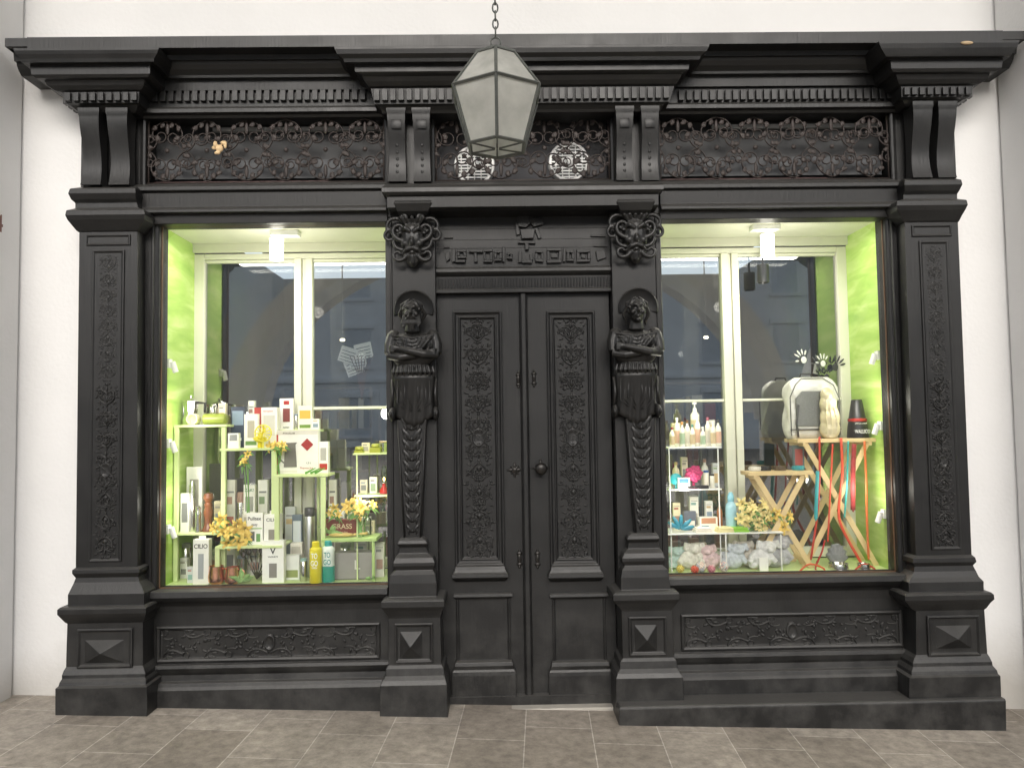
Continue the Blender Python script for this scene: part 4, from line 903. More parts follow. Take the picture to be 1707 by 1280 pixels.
m=MB(); c=W(510,778,.18)
for dx in (0,.03,.055): m.tube([(c.x+dx,.17,zC+.006),(c.x+dx+.06,.155,zC+.035)],[.008,.003],6)
fin(m,'herb_knife_set',cm('#5da23a',.4),smooth=True,label='green handled herb knives lying on stand',cat='knives')
lathe_obj('steel_flask',321,zA2,.26,[(.95,0),(1,.01),(1,.5),(.8,.55),(.8,.9),(.4,1)],.29,.022,STEEL,'tall brushed steel grinder on the lower green shelf','grinder')
carton(301,315,822,zA2,.22,.03,'#d6d4cf',[(.15,.85,.25,.75,'#77777a')],label='small grey hanging card pack on shelf')
carton(311,337,778,zA2,.34,.02,'#f0eee8',[(.22,.78,.25,.8,'#a8a49a')],label='carded kitchen tool pack on shelf')
lathe_obj('pepper_mill',348,zA2,.23,[(1,0),(1,.06),(.7,.16),(.62,.32),(.85,.5),(.6,.62),(.75,.68),(.5,.74),(.9,.86),(.7,.97),(.2,1)],.225,.034,mk('mill_wood',(.17,.06,.028),.25,.2,12,coat=.4),'dark brown turned wooden pepper mill','pepper mill')
lathe_obj('pepper_mill',331,zA2,.21,[(1,0),(1,.06),(.8,.2),(.8,.6),(.9,.7),(.6,.8),(.8,.95),(.3,1)],.15,.020,STEEL,'small steel pepper mill on green shelf','pepper mill')
carton(404,428,857,zC2,.29,.05,'#e6e1d6',[(.1,.9,.4,.9,'#b8b0a0')],label='cream box carrying another box')
zz=Z(416,857,.29); carton(406,425,808,zz,.295,.03,'#f4f1ea',[(.15,.85,.1,.6,'#a4a49c')],[('ZAK!',.5,.82,.1,'#3c7a3c')],label='white gadget box on top of boxes')
carton(411,438,855,zC2,.16,.04,'#f6f4f0',[(.25,.5,.12,.42,'#5a5a58'),(.6,.85,.1,.35,'#6c9a5c'),(.05,.95,.5,.53,'#7ab04a')],[('Pulltex',.5,.83,.11,'#222222'),('easy',.5,.62,.08,'#444444')],label='white wine tool box with green stripe')
carton(440,467,857,zC2,.16,.05,'#f4f2ec',[(.28,.72,.12,.5,'#8a857c')],[('CILIO',.5,.82,.11,'#333333')],label='white box with grey lettering and tool picture',handle=True)
lathe_obj('vacuum_flask',516,zf,.30,TUBE,.40,.032,mk('satin_steel',(.62,.62,.61),.3,.05,30,metal=1),'tall satin steel vacuum flask','flask',TCAP,cm('#3a3a3c',.3))
carton(487,503,858,zf,.34,.04,'#6b7a86',[(.1,.9,.4,.9,'#d7dde0')],label='slim grey blue box')
carton(484,503,905,zf,.26,.05,'#e6e1d6',[(.1,.9,.5,.9,'#b8b2a6')],label='plain cream riser box')
carton(322,348,899,zf,.12,.05,'#f0eee8',[(.32,.68,.12,.68,'#a4a8aa')],[('CILIO',.5,.85,.10,'#333333')],label='white box with steel tool picture on display floor',handle=True)
carton(437,473,901,zf,.13,.05,'#f6f5f1',[(.32,.68,.12,.46,'#8a8680')],[('V',.5,.76,.16,'#222222'),('VAGNBYS',.5,.62,.04,'#333333')],label='white accessory box with black V emblem on floor')
carton(474,499,925,zf,.20,.04,'#e6e7e2',[(.1,.9,.1,.4,'#8f9a5a')],label='pale carded pack on display floor')
carton(553,622,921,zf,.18,.10,'#96938e',[(.0,1,.0,.04,'#5a5754')],[('L',.62,.55,.34,'#dcd9d2')],label='flat grey presentation box with silver emblem')
def mug(px,y,zb_,r,h,mat,label,cat='mug',hs=1):
    x=X(px,950,y); m=MB(); m.lathe(x,y,zb_,[(r*.6,0),(r*.95,h*.15),(r,h*.4),(r*.85,h*.95),(r*.88,h),(r*.80,h),(r*.78,h*.9),(r*.9,h*.4),(r*.5,h*.1)],20)
    o=fin(m,'copper_mug' if mat==COPPER else 'glass_jug',mat,smooth=True,label=label,cat=cat)
    m=MB(); m.tube([(x+hs*r*.9,y,zb_+h*.85),(x+hs*r*1.45,y,zb_+h*.75),(x+hs*r*1.5,y,zb_+h*.4),(x+hs*r*.98,y,zb_+h*.25)],.005,6); fin(m,'handle',mat,o,smooth='full')
mug(361,.13,zf,.046,.10,COPPER,'polished copper mug on display floor'); mug(388,.12,zf,.043,.095,COPPER,'second polished copper mug beside leaves')
carton(345,369,950,zf,.22,.09,'#cfc8b8',label='small cream riser block')
mug(357,.26,Z(357,950,.22),.030,.13,GLASS3,'clear glass measuring jug with handle','jug')
def togo(px,body,cap,txt,lab,y=.10):
    o=lathe_obj('water_bottle',px,zf,y,[(.95,0),(1,.01),(1,.80),(.95,.83),(.6,.87)],.232,.034,cm(body,.35),lab,'bottle',[(.62,.85),(.64,.86),(.64,.98),(.5,1)],cm(cap,.35),24)
    x=X(px,760,y)
    text('TO',.030,(x,y-.0355,zf+.155),cm(txt),o,maxw=.035); text('GO',.030,(x,y-.0355,zf+.115),cm(txt),o,maxw=.04); text('GREEN',.009,(x,y-.0355,zf+.09),cm(txt),o,maxw=.03)
togo(526,'#e3d419','#e3d419','#ffffff','bright yellow drinking bottle with white lettering')
togo(547,'#e8f0ec','#20a4a0','#1c8f8c','white and teal drinking bottle with lettering',.13)
m=MB(); x=X(547,760,.13); m.lathe(x,.13,zf,[(.0349,.003),(.0349,.09),],24); fin(m,'bottle_sleeve',cm('#1d9a86',.35),smooth=True,label='teal sleeve around white drinking bottle',cat='bottle sleeve')
carton(538,600,866,zE,.24,.05,'#8c3022',[(.02,.98,.05,.95,'#7a3426')],[('GRASS',.52,.58,.32,'#d9c9a0'),('kitchen line',.52,.22,.11,'#d9c9a0')],label='reddish wooden box with cream lettering')
m=MB(); c=W(568,890,.16); m.ell((c.x,.18,zE+.012),(.075,.03,.012),16,6); m.tube([(c.x+.07,.18,zE+.012),(c.x+.15,.17,zE+.02)],.008); fin(m,'wooden_ladle',mk('ladle_wood',(.66,.48,.16),.4,.1,10),smooth='full',label='yellow wooden ladle lying on green table',cat='ladle')
lathe_obj('glass_bottle',612,zE,.25,BOT,.13,.022,GLASS3,'clear oil bottle on green table','bottle',BCAP,STEEL)
o=lathe_obj('oil_lamp',640,zG2,.22,[(.8,0),(1,.02),(1,.14),(.4,.3),(.4,.4)],.15,.026,cm('#b41f1a',.2),'red oil lamp with glass chimney and glow','oil lamp')
m=MB(); m.lathe(X(640,760,.22),.22,zG2,[(.014,.062),(.020,.09),(.016,.13),(.012,.16)],14); fin(m,'glass_chimney',GLASS3,o,smooth=True)
m=MB(); m.ell((X(640,760,.22),.22,zG2+.085),(.006,.006,.012)); fin(m,'flame',mk('flame',(1,.6,.2),.5,.05,5,emit=12),o)
for px,w_,h in ((598,.05,.015),(625,.06,.03)):
    m=MB(); x=X(px,745,.2); m.box(x-w_/2,x+w_/2,.19,.25,zG,zG+h); m.lathe(x,.22,zG+h,[(.02,0),(.026,.006),(.022,.02),(.015,.022)],14); fin(m,'serving_dish',cm('#a4a53c',.4),smooth=True,label='small olive dish and coaster on wire shelf',cat='dish')
m=MB(); c=W(428,965,.2)
for k in range(7):
    a=math.radians(45+13*k); m.tube([(c.x,.20,zf+.01),(c.x+.17*math.cos(a),.19+.01*k,zf+.17*math.sin(a))],[.004,.004],5); m.ell((c.x+.17*math.cos(a),.19+.01*k,zf+.17*math.sin(a)),(.016,.006,.022))
fin(m,'bar_spoon_set',cm('#6d6a66',.25,1),smooth='full',label='fan of dark steel bar spoons on display floor',cat='spoons')
m=MB(); c=W(440,722,.19)
for k in range(12):
    a=k*math.pi/6; m.tube([(c.x+.012*math.cos(a),.165,c.z+.012*math.sin(a)),(c.x+.045*math.cos(a),.172,c.z+.045*math.sin(a))],.003,4)
m.strap([(c.x+.047*math.cos(t*math.pi/10),c.z+.047*math.sin(t*math.pi/10)) for t in range(21)],.004,.175,.008)
m.box(c.x-.004,c.x+.004,.172,.178,zB,c.z-.04)
fin(m,'lemon_slice_sign',cm('#f1e54a',.4),smooth=True,label='round yellow lemon slice ornament',cat='ornament')
def fill(rows):
    pal=['#f3f1ec','#eceae2','#d9d6cc','#f6f3ea','#d0d2d0','#e8ddc8','#f0eee8','#e6d9b8']; acc=['#b0685c','#8a8a88','#93a884','#cdb284','#8c9cac','#aaa498','#a88678','#88aaa4']
    for (a,b,pt,zb_,y) in rows:
        A1,A2=R.choice(acc),R.choice(acc); k=R.randrange(3)
        if k<2:
            pat=[(.15,.85,R.uniform(.1,.25),R.uniform(.45,.62),A1),(.12,.7,.74,.82,A2),(.12,.88,.86,.88,'#888888')]
            carton(a,b,pt,zb_,y,.035,R.choice(pal),pat,label='small pale kitchen gadget pack with printed picture' if b<700 else 'small pale pet care pack with printed picture')
        else:
            x=(a+b)/2; h=Z(x,pt,y)-zb_; rr=(X(b,pt,y)-X(a,pt,y))/2
            lathe_obj('small_bottle' if b>700 else 'steel_canister',x,zb_,y,BOT if b>700 else TUBE,h,rr,cm(R.choice(pal),.3) if b>700 else STEEL,'small pale bottle with coloured cap' if b>700 else 'small steel canister with coloured lid','bottle' if b>700 else 'canister',BCAP if b>700 else TCAP,cm(A2,.35),14)
fill([(292,306,845,zA2,.36),(357,371,835,zA2,.36),(300,312,930,zf,.30),(302,320,905,zf,.36),(312,322,945,zf,.16),(372,392,900,zf,.34),(396,414,925,zf,.32),(414,434,918,zf,.36),(475,492,845,zf,.42),(500,512,930,zf,.16),
      (556,574,850,zf,.42),(578,596,835,zf,.44),(602,618,862,zf,.42),(625,640,905,zf,.24),(566,584,905,zf,.30),(590,612,900,zf,.32),(500,530,760,zC,.32),(398,410,700,zB,.36),(414,424,668,zB,.37),(490,498,690,zD,.42),(520,532,698,zD,.40),(300,312,672,zA,.36),(364,376,672,zA,.36),(603,616,738,zG,.28),(632,646,735,zG,.28),(600,612,800,zG2,.28),(616,628,795,zG2,.26),(604,624,868,zE,.29),
      (376,392,800,zf,.44),(395,410,820,zf,.46),(430,446,800,zf,.45),(548,560,800,zf,.46),(330,344,905,zf,.40),(350,366,915,zf,.44)])
PET=mk('lily_petal',(.82,.58,.14),.5,.25,30); PETD=mk('lily_petal_pale',(.80,.66,.28),.5,.2,30); STEMM=mk('stem_green',(.16,.34,.08),.5,.2,20)
def lilies(px,py,y,zb_,n,spread,label,sc=1,mt=None):
    c=W(px,py,y); P=thing('lily_bunch',(c.x,y,zb_),label,'flowers')
    fl=MB(); st=MB()
    for i in range(n):
        a=R.uniform(0,2*math.pi); rr=spread*math.sqrt(R.random()); q=Vector((c.x+rr*math.cos(a),y+R.uniform(-.04,.05),c.z+rr*.75*math.sin(a)))
        st.tube([(c.x+R.uniform(-.02,.02),y+.02,zb_),(c.x+(q.x-c.x)*.4,y+.03,(zb_+q.z)/2),tuple(q)],.003,5)
        d=Vector((R.uniform(-1.2,1.2),-1,R.uniform(-.6,1.1))).normalized(); u_=d.orthogonal().normalized(); v_=d.cross(u_)
        s=sc*R.uniform(.6,1.0)
        for k in range(6):
            b=k*math.pi/3+i; o_=u_*math.cos(b)+v_*math.sin(b); t_=d.cross(o_)
            pts=[]
            for (al,out_,wd) in ((0,.003,.004),(.026,.010,.011),(.044,.024,.012),(.046,.042,.008),(.036,.054,.002)):
                base=q+d*al*s+o_*out_*s; pts+=[base-t_*wd*s,base-o_*.002*s,base+t_*wd*s]
            fl.add(pts,[(3*j+m_,3*j+m_+1,3*j+m_+4,3*j+m_+3) for j in range(4) for m_ in (0,1)])
        for k in range(3): st.tube([q,q+d*.035*s+u_*.006*(k-1)],.0012,4)
        for k in range(3):
            b=R.uniform(0,6.28); e=q+Vector((math.cos(b)*.06,-.01,math.sin(b)*.03-.03)); mid_=(q+e)/2+Vector((0,-.01,.01)); t2=Vector((0,0,.009)) if abs(math.cos(b))>.5 else Vector((.009,0,0))
            st.add([q-Vector((0,0,.01)),mid_-t2,mid_+t2,e],[(0,1,3,2)])
    fin(fl,'flower_heads',mt or PET,P,recalc=False); fin(st,'stems',STEMM,P,recalc=False)
lilies(386,882,.16,zC2,14,.095,'orange yellow lilies among kitchen boxes')
lilies(460,745,.20,zC,4,.045,'single yellow lily heads beside jug box',.8)
lilies(600,845,.15,zE,9,.070,'yellow lilies standing over the green table')
lilies(412,768,.16,zC2,3,.05,'small yellow lily stem beneath the stand',.7)
lilies(565,850,.22,zE,3,.05,'yellow lily beside reddish box',.8)
def plant(px,y,zb_,n,s,label):
    x=X(px,950,y); m=MB()
    for i in range(n):
        b=R.uniform(.2,2.9); L_=s*R.uniform(.6,1.1); d=Vector((math.cos(b),R.uniform(-.5,.3),math.sin(b)*.8+.1)).normalized(); o_=Vector((x,y,zb_+.01)); t_=d.cross(Vector((0,1,0))).normalized()
        m.add([o_,o_+d*L_*.5+t_*s*.16,o_+d*L_*.5-Vector((0,.01,0)),o_+d*L_*.5-t_*s*.16,o_+d*L_-Vector((0,.02,.01))],[(0,1,2),(0,2,3),(1,4,2),(2,4,3)])
    fin(m,'leafy_plant',mk('variegated_leaf',(.30,.50,.18),.45,.6,60),recalc=False,label=label,cat='plant')
plant(402,.10,zf,9,.10,'variegated green leaves on display floor'); plant(620,.11,zf,5,.06,'small green leaf sprig on floor'); plant(552,.2,zE,6,.09,'green leaves behind reddish box')
# --------------------- right window
dR=WN['R']; zr=dR['zf']
WS=mk('white_wire',(.82,.82,.80),.3,.03,10)
z1_,z2_,z3_=shelf_unit('wire_shelf',[(1113,1203,745,.14,.34),(1115,1203,815,.14,.34),(1113,1306,888,.12,.36)],[(1117,745,.14,zr),(1199,745,.14,zr),(1117,745,.33,zr),(1199,745,.33,zr),(1302,888,.12,zr),(1302,888,.34,zr),(1210,888,.12,zr)],WS,'white wire shelf stacked with pet care goods',th=.008,pw=.007,cat='wire shelf')
caps=['#9a4038','#f0f0ea','#c88a4a','#7a5a3a','#4f8f8a','#d8d8d0','#f0f0ea','#a85a6a','#e8e8e0','#555555']
for i in range(10):
    px=1121+8.6*i; y=.18+.07*(i%2)
    lathe_obj('care_bottle',px,z1_,y,BOT,.115+.03*((i*7)%3)/2+.04*(i%2),.0150+.002*(i%2),cm('#ece8dc',.35),'small white care bottle with coloured cap','bottle',BCAP,cm(caps[i],.35),14,(.12,.55,1.0),cm(['#cdb894','#d8b09a','#a8bc9e','#d6d0c4'][i%4]))
lathe_obj('pump_bottle',1160,z1_,.30,[(.95,0),(1,.01),(1,.72),(.5,.78),(.4,.8)],.26,.026,cm('#e6e0d0',.3),'tall white pump bottle behind small bottles','bottle',[(.45,.79),(.45,.86),(.15,.87),(.15,.95),(.5,.955),(.5,1)],cm('#f5f3ee'),18,(.15,.6,1),cm('#c8b898'))
m=MB(); c=W(1156,768,.18)
for k in range(26):
    a=k*2.4; r_=.006*math.sqrt(k)*1.4; m.ell((c.x+r_*math.cos(a),.18-.02*(1-k/26),z2_+.085+r_*math.sin(a)),(.016,.010,.012),8,6)
m.lathe(c.x,.19,z2_,[(.02,0),(.022,.01),(.008,.02),(.008,.07)])
fin(m,'brush_toy',cm('#b8386a',.5),smooth='full',label='pink rosette shaped rubber toy on shelf',cat='toy')
m=MB(); c=W(1127,782,.17); n=16
m.rings([[(c.x+r_*math.cos(2*math.pi*k/n),yy_,z2_+.055+r_*math.sin(2*math.pi*k/n)) for k in range(n)] for r_,yy_ in ((.03,.20),(.034,.19),(.034,.175),(.02,.168))]); m.box(c.x-.006,c.x+.006,.18,.19,z2_,z2_+.025)
fin(m,'grooming_brush',cm('#2aa6b0',.4),smooth=True,label='round teal grooming brush on wire shelf',cat='brush')
for i,(px,h,r_,col,cp) in enumerate(((1140,.07,.014,'#a8502c','#222222'),(1176,.10,.016,'#efe9dc','#2b5ea0'),(1186,.08,.013,'#e8e4d8','#222222'),(1120,.06,.012,'#f0ece2','#c8b040'))):
    lathe_obj('care_jar',px,z2_,.20+.03*(i%2),TUBE,h,r_,cm(col,.35),'small care jar on the middle wire shelf','jar',TCAP,cm(cp))
carton(1130,1150,796,z2_,.155,.02,'#f3f1ea',[(.1,.9,.5,.9,'#4a78a0')],label='white and blue care sachet box')
m=MB(); c=W(1160,808,.15); m.tube([(c.x-.05,.15,z2_+.008),(c.x+.02,.15,z2_+.014)],[.006,.008]); m.box(c.x+.02,c.x+.07,.135,.165,z2_+.002,z2_+.02)
fin(m,'grooming_brush',cm('#202024',.4),smooth=True,label='black handled bristle brush lying on shelf',cat='brush')
carton(1140,1160,852,z3_,.24,.03,'#5a5f6a',[(.1,.9,.1,.5,'#d9d5c9')],label='dark hanging card pack on shelf')
carton(1166,1196,862,z3_,.20,.05,'#eeeadf',[(.1,.9,.55,.95,'#c08a6a'),(.1,.5,.1,.4,'#5a8a94')],label='cream snack box on wire table')
lathe_obj('amber_bottle',1197,z3_,.26,BOT,.16,.017,mk('amber_glass',(.34,.12,.03),.1,.05,5,coat=.5),'small amber glass bottle','bottle',BCAP,cm('#1c1c1c'))
lathe_obj('water_bottle',1216,z3_,.22,[(.9,0),(1,.03),(1,.6),(.9,.68),(.5,.76)],.22,.032,cm('#9fc8d6',.15),'translucent light blue drinking bottle','bottle',[(.52,.76),(.6,.78),(.6,.9),(.3,1)],cm('#8cc6da',.2))
m=MB(); c=W(1134,872,.16)
for (dx,dz,a) in ((-.04,.02,150),(-.03,.05,120),(.02,.03,40),(.045,.015,10),(0,.06,85)):
    m.leaf(c.x,z3_+.02,.16,math.radians(a),.085,.026,.010)
fin(m,'pet_comb',cm('#2a88a0',.35),smooth='full',label='turquoise star shaped pet toy on wire table',cat='toy')
for i,(px,col,lab) in enumerate(((1208,'#e8dfa8','folded pale yellow cloth on wire table'),(1172,'#efe8dc','folded white cloth on wire table'),(1232,'#8ec63a','green folded cloth on wire table'))):
    m=MB(); c=W(px,882,.16); 
    for k in range(3): m.box(c.x-.05+.004*k,c.x+.05-.003*k,.13,.22,z3_+.009*k+.0005,z3_+.009*k+.0085)
    fin(m,'folded_cloth',cm(col,.8),bevel=.003,label=lab,cat='cloth')
fill([(1122,1134,838,z3_,.32),(1150,1164,828,z3_,.33),(1176,1188,835,z3_,.33),(1120,1132,770,z2_,.30),(1136,1146,762,z2_,.31),(1168,1180,765,z2_,.31),(1188,1198,772,z2_,.30),(1120,1134,705,z1_,.31),(1180,1192,700,z1_,.31),(1245,1258,846,z3_,.33),(1215,1232,915,zr,.38),(1136,1150,912,zr,.40),(1160,1178,905,zr,.42),(1186,1204,915,zr,.40),(1268,1282,905,zr,.42),(1118,1130,925,zr,.36)])
def softtoy(px,y,s,col,lab,ears=.03,lean=0):
    x=X(px,940,y); m=MB(); z=zr; rr=random.Random(px)
    m.ell((x,y,z+.042*s),(.050*s,.036*s,.042*s),12,8); hx=x+lean*s; m.ell((hx,y-.008,z+.088*s),(.034*s,.03*s,.028*s),12,8); m.ell((hx,y-.035*s,z+.082*s),(.013*s,.012*s,.010*s))
    for k in range(7): m.ell((x+rr.uniform(-.045,.045)*s,y-.02+rr.uniform(-.01,.01),z+rr.uniform(.015,.07)*s),(.018*s,.016*s,.014*s))
    for sg in (-1,1):
        m.tube([(hx+sg*.020*s,y,z+.104*s),(hx+sg*.036*s,y-.01,z+.100*s+ears*s*.3),(hx+sg*.046*s,y-.02,z+.085*s)],[.010*s,.013*s,.008*s],8)
        m.tube([(x+sg*.03*s,y-.02,z+.06*s),(x+sg*.055*s,y-.035,z+.03*s)],[.014*s,.012*s],8)
    fin(m,'soft_toy',mk('plush_'+col.strip('#'),C(col),.9,.5,55,.6),remesh=.0045,label=lab,cat='soft toy')
softtoy(1150,.22,1.3,'#e4d8ca','cream knitted soft toy with floppy ears',.03,.02); softtoy(1184,.22,1.2,'#d8bcbc','pale pink soft toy with ears',.03,-.02); softtoy(1222,.20,1.25,'#c0c6cc','pale grey soft toy with ears',.03,.02); softtoy(1128,.24,1.1,'#b4cac4','pale turquoise soft toy with ears'); softtoy(1250,.26,1.3,'#d0c8bc','beige soft toy leaning on others',.03,-.03); softtoy(1292,.22,1.6,'#a8a8ac','grey plush dog toy with long ears',.04,.02); softtoy(1268,.18,1.4,'#e6e4de','white plush toy beside product card',.03,.03)
def ballthing(px,y,r,cols,label,name='knotted_toy',n=14):
    x=X(px,940,y); m=MB(); mats=[cm(c_,.8) for c_ in cols]
    m.ell((x,y,zr+r),(r*.86,r*.86,r*.9),16,10)
    for k in range(n):
        m.cur=k%len(cols); ax=Vector((R.uniform(-1,1),R.uniform(-1,1),R.uniform(-1,1))).normalized(); u_=ax.orthogonal().normalized(); v_=ax.cross(u_)
        m.tube([Vector((x,y,zr+r))+(u_*math.cos(t*math.pi/8)+v_*math.sin(t*math.pi/8))*r*.9 for t in range(17)],r*.13,5)
    fin(m,name,mats,smooth='full',label=label,cat='toy')
ballthing(1168,.12,.030,['#d4bcae','#a8b4be','#e8dcd0'],'pastel knotted rope ball on display floor')
ballthing(1206,.12,.028,['#c8a09a','#e4dcd0','#9aacb4'],'pale red and white knotted rope ball')
for (px,y,col,lab) in ((1158,.08,'#d8593a','orange spiky rubber pet ball'),(1134,.11,'#d8c65a','yellow spiky rubber pet ball'),(1186,.08,'#c8808a','pink spiky rubber pet ball')):
    m=MB(); x=X(px,950,y); r_=.019; m.ell((x,y,zr+r_+.004),(r_,r_,r_),12,8)
    for k in range(40):
        a=k*2.4; zz=1-2*(k+.5)/40; q=math.sqrt(1-zz*zz); d=Vector((q*math.cos(a),q*math.sin(a),zz)); c_=Vector((x,y,zr+r_+.004)); m.tube([c_+d*r_*.9,c_+d*(r_+.006)],[.004,.0015],4)
    fin(m,'spiky_ball',cm(col,.45),smooth='full',label=lab,cat='toy')
m=MB(); c=W(1273,945,.12); m.box(c.x-.025,c.x+.025,.115,.118,zr,zr+.075); fin(m,'price_card',cm('#f5f3ec'),label='small white product card before plush toy',cat='card')
lilies(1258,860,.18,z3_,18,.105,'golden yellow lilies above wire table',1.0,PETD); lilies(1292,868,.22,z3_,8,.07,'golden yellow lilies beside folding table',1,PET)
def folding(pxa,pxb,py,y0,y1,label):
    xa_,xb_=X(pxa,py,y0),X(pxb,py,y0); zt_=Z((pxa+pxb)/2,py,y0)
    P=thing('folding_table',((xa_+xb_)/2,(y0+y1)/2,zr),label,'folding table')
    m=MB(); n=4; d=(y1-y0)/n
    for k in range(n): m.box(xa_,xb_,y0+d*k+.003,y0+d*(k+1)-.003,zt_-.022,zt_)
    for xx in (xa_+.03,xb_-.05): m.box(xx,xx+.02,y0,y1,zt_-.042,zt_-.0225)
    fin(m,'table_top',PINE,P,bevel=.002)
    for yy_ in (y0+.012,y1-.03):
        for (u0_,u1_) in ((xa_+.05,xb_-.02),(xb_-.05,xa_+.02)):
            m=MB(); dy=.010 if u0_<u1_ else 0; w_=.018
            m.rings([[(u0_-w_,yy_+dy,zt_-.024),(u0_+w_,yy_+dy,zt_-.024),(u0_+w_,yy_+dy+.009,zt_-.024),(u0_-w_,yy_+dy+.009,zt_-.024)],[(u1_-w_,yy_+dy,zr),(u1_+w_,yy_+dy,zr),(u1_+w_,yy_+dy+.009,zr),(u1_-w_,yy_+dy+.009,zr)]])
            fin(m,'leg',PINE,P,bevel=.0015)
    return zt_
zt1_=folding(1248,1356,786,.16,.32,'low pine folding table with collars'); zt2_=folding(1330,1462,731,.20,.42,'tall pine folding table with pet carriers')
x0,x1=X(1315,680,.26),X(1402,680,.26); zb_=zt2_; z1=Z(1358,628,.26)
SILV=mk('silver_fabric',(.66,.645,.60),.42,.25,16,.9,metal=.15)
P=thing('pet_carrier',((x0+x1)/2,.32,zb_),'silver white fabric pet carrier backpack with grey mesh window','pet carrier')
m=MB(); rg=[]
for i_ in range(15):
    t=i_/14; ins=.010*(1-min(1,t*20))+.07*max(0,(t-.62)/.38)**2.6-.004*math.sin(t*9)
    z=zb_+(z1-zb_)*(1-(1-t)**1.15); q=[]
    a0,a1=x0+ins,x1-ins*.6; b0,b1=.27+ins*.5,.39-ins*.3
    for k in range(28):
        an=2*math.pi*k/28; cxx=(a0+a1)/2+(a1-a0)/2*math.copysign(abs(math.cos(an))**.4,math.cos(an)); cyy=(b0+b1)/2+(b1-b0)/2*math.copysign(abs(math.sin(an))**.5,math.sin(an))
        q.append((cxx+.006*math.sin(5*an+13*t),cyy+.005*math.cos(7*an+17*t),z))
    rg.append(q)
m.rings(rg); fin(m,'bag_body',SILV,P,smooth='full')
m=MB(); xm0,xm1=x0+.045,x1-.085; zm0,zm1=zb_+.075,z1-.085
m.prism([(xm0,zm0),(xm1,zm0),(xm1,zm1-.05),(xm1-.03,zm1),(xm0+.04,zm1),(xm0,zm1-.04)],.258,.275); fin(m,'mesh_window',mk('grey_mesh',(.17,.175,.17),.6,.5,160),P,bevel=.003)
m=MB(); m.tube([(x0+.012,.262,zb_+.02),(x0+.008,.256,z1-.12),(x0+.045,.262,z1-.045),(x0+.09,.29,z1-.008),(x1-.09,.29,z1-.008),(x1-.04,.262,z1-.05),(x1-.010,.256,z1-.13),(x1-.01,.262,zb_+.02)],.003,6); m.tube([(x0+.005,.258,zb_+.055),(x1-.005,.258,zb_+.055)],.004,6); m.tube([(x0+.05,.256,zb_+.01),(x0+.04,.250,zb_+.09),(x0+.055,.252,zb_+.20)],.006,6); fin(m,'piping',cm('#3a3a3c',.5),P,smooth='full')
m=MB(); m.tube([(x0+.09,.32,z1-.01),(x0+.10,.32,z1+.02),(x0+.16,.32,z1+.02),(x0+.17,.32,z1-.01)],.006,6); fin(m,'carry_handle',cm('#2a2a2a',.6),P,smooth='full')
m=MB(); c=W(1383,683,.22)
for (dx,dz,a,b) in ((0,.06,.062,.065),(.002,.12,.060,.085),(-.006,.20,.052,.07),(-.012,.255,.038,.045)): m.ell((c.x+dx,.225,zt2_+dz),(a,.032,b),16,10)
for k in range(3): m.tube([(c.x-.03+.03*k,.196,zt2_+.03),(c.x-.034+.032*k,.191,zt2_+.12),(c.x-.025+.016*k,.200,zt2_+.24)],.003,5)
fin(m,'beige_pouch',mk('gold_fabric',(.62,.54,.36),.38,.3,22,.8,metal=.25),remesh=.0045,label='golden beige shiny fabric pouch leaning on carrier',cat='pouch')
m=MB(); x=X(1429,700,.27)
m.cur=0; m.lathe(x,.27,zt2_,[(.060,0),(.061,.01),(.055,.07),(.050,.098)],24); m.cur=1; m.lathe(x,.27,zt2_,[(.053,.098),(.054,.104),(.053,.114),(.048,.116)],24); m.cur=0; m.lathe(x,.27,zt2_,[(.048,.1162),(.030,.225),(.026,.228)],24)
o=fin(m,'feeding_bowl_stack',[cm('#1a1a1c',.4),cm('#982c26',.4)],smooth=True,label='stacked black tapered bowls with red band and lettering',cat='bowls')
text('WALLICO',.022,(x,.2085,zt2_+.04),cm('#e8e8e4'),o,maxw=.09)
m=MB(); 
for k in range(8): m.ell((x+(-.032+.009*k),.218,zt2_+.085),(.003,.003,.004))
fin(m,'studs',STEEL,o,smooth='full')
for i,(px,col,lab) in enumerate(((1275,'#1f1f22','black studded dog collar on low table'),(1300,'#5a4a3a','brown leather dog collar on low table'),(1330,'#3a96a0','teal dog collar on low table'),(1258,'#d8d4cc','white dog collar on low table'))):
    x=X(px,770,.22); m=MB(); pts=[(x+.032*math.cos(t*math.pi/10),.22+.03*math.sin(t*math.pi/10),zt1_+.016) for t in range(21)]; m.tube(pts,.010,6,(.3,1.4)); m.ell((x,.188,zt1_+.016),(.007,.004,.009))
    for t in range(0,20,2): m.ell((x+.036*math.cos(t*math.pi/10),.22+.034*math.sin(t*math.pi/10),zt1_+.018),(.004,.004,.004),6,4)
    fin(m,'dog_collar',cm(col,.45),smooth=True,label=lab,cat='collar')
carton(1322,1340,742,zt1_,.27,.02,'#5a6a6a',[(.15,.85,.2,.85,'#9a4840')],label='small carded dog collar pack')
def leash(pts,col,w_,label,name='dog_leash'):
    m=MB(); P_=[(X(a,b,y),y,Z(a,b,y)) for a,b,y in pts]; Q=[]
    for i in range(len(P_)-1):
        p0=Vector(P_[max(i-1,0)]);p1=Vector(P_[i]);p2=Vector(P_[i+1]);p3=Vector(P_[min(i+2,len(P_)-1)])
        for k in range(6):
            t=k/6; Q.append(.5*((2*p1)+(p2-p0)*t+(2*p0-5*p1+4*p2-p3)*t*t+(-p0+3*p1-3*p2+p3)*t**3))
    Q.append(Vector(P_[-1])); m.tube(Q,w_,6,(.22,1))
    m.ell(Q[-1],(.006,.005,.012)); m.ell(Q[len(Q)//2],(.008,.005,.006))
    fin(m,name,col if not isinstance(col,str) else cm(col,.5),smooth='full',label=label,cat='leash')
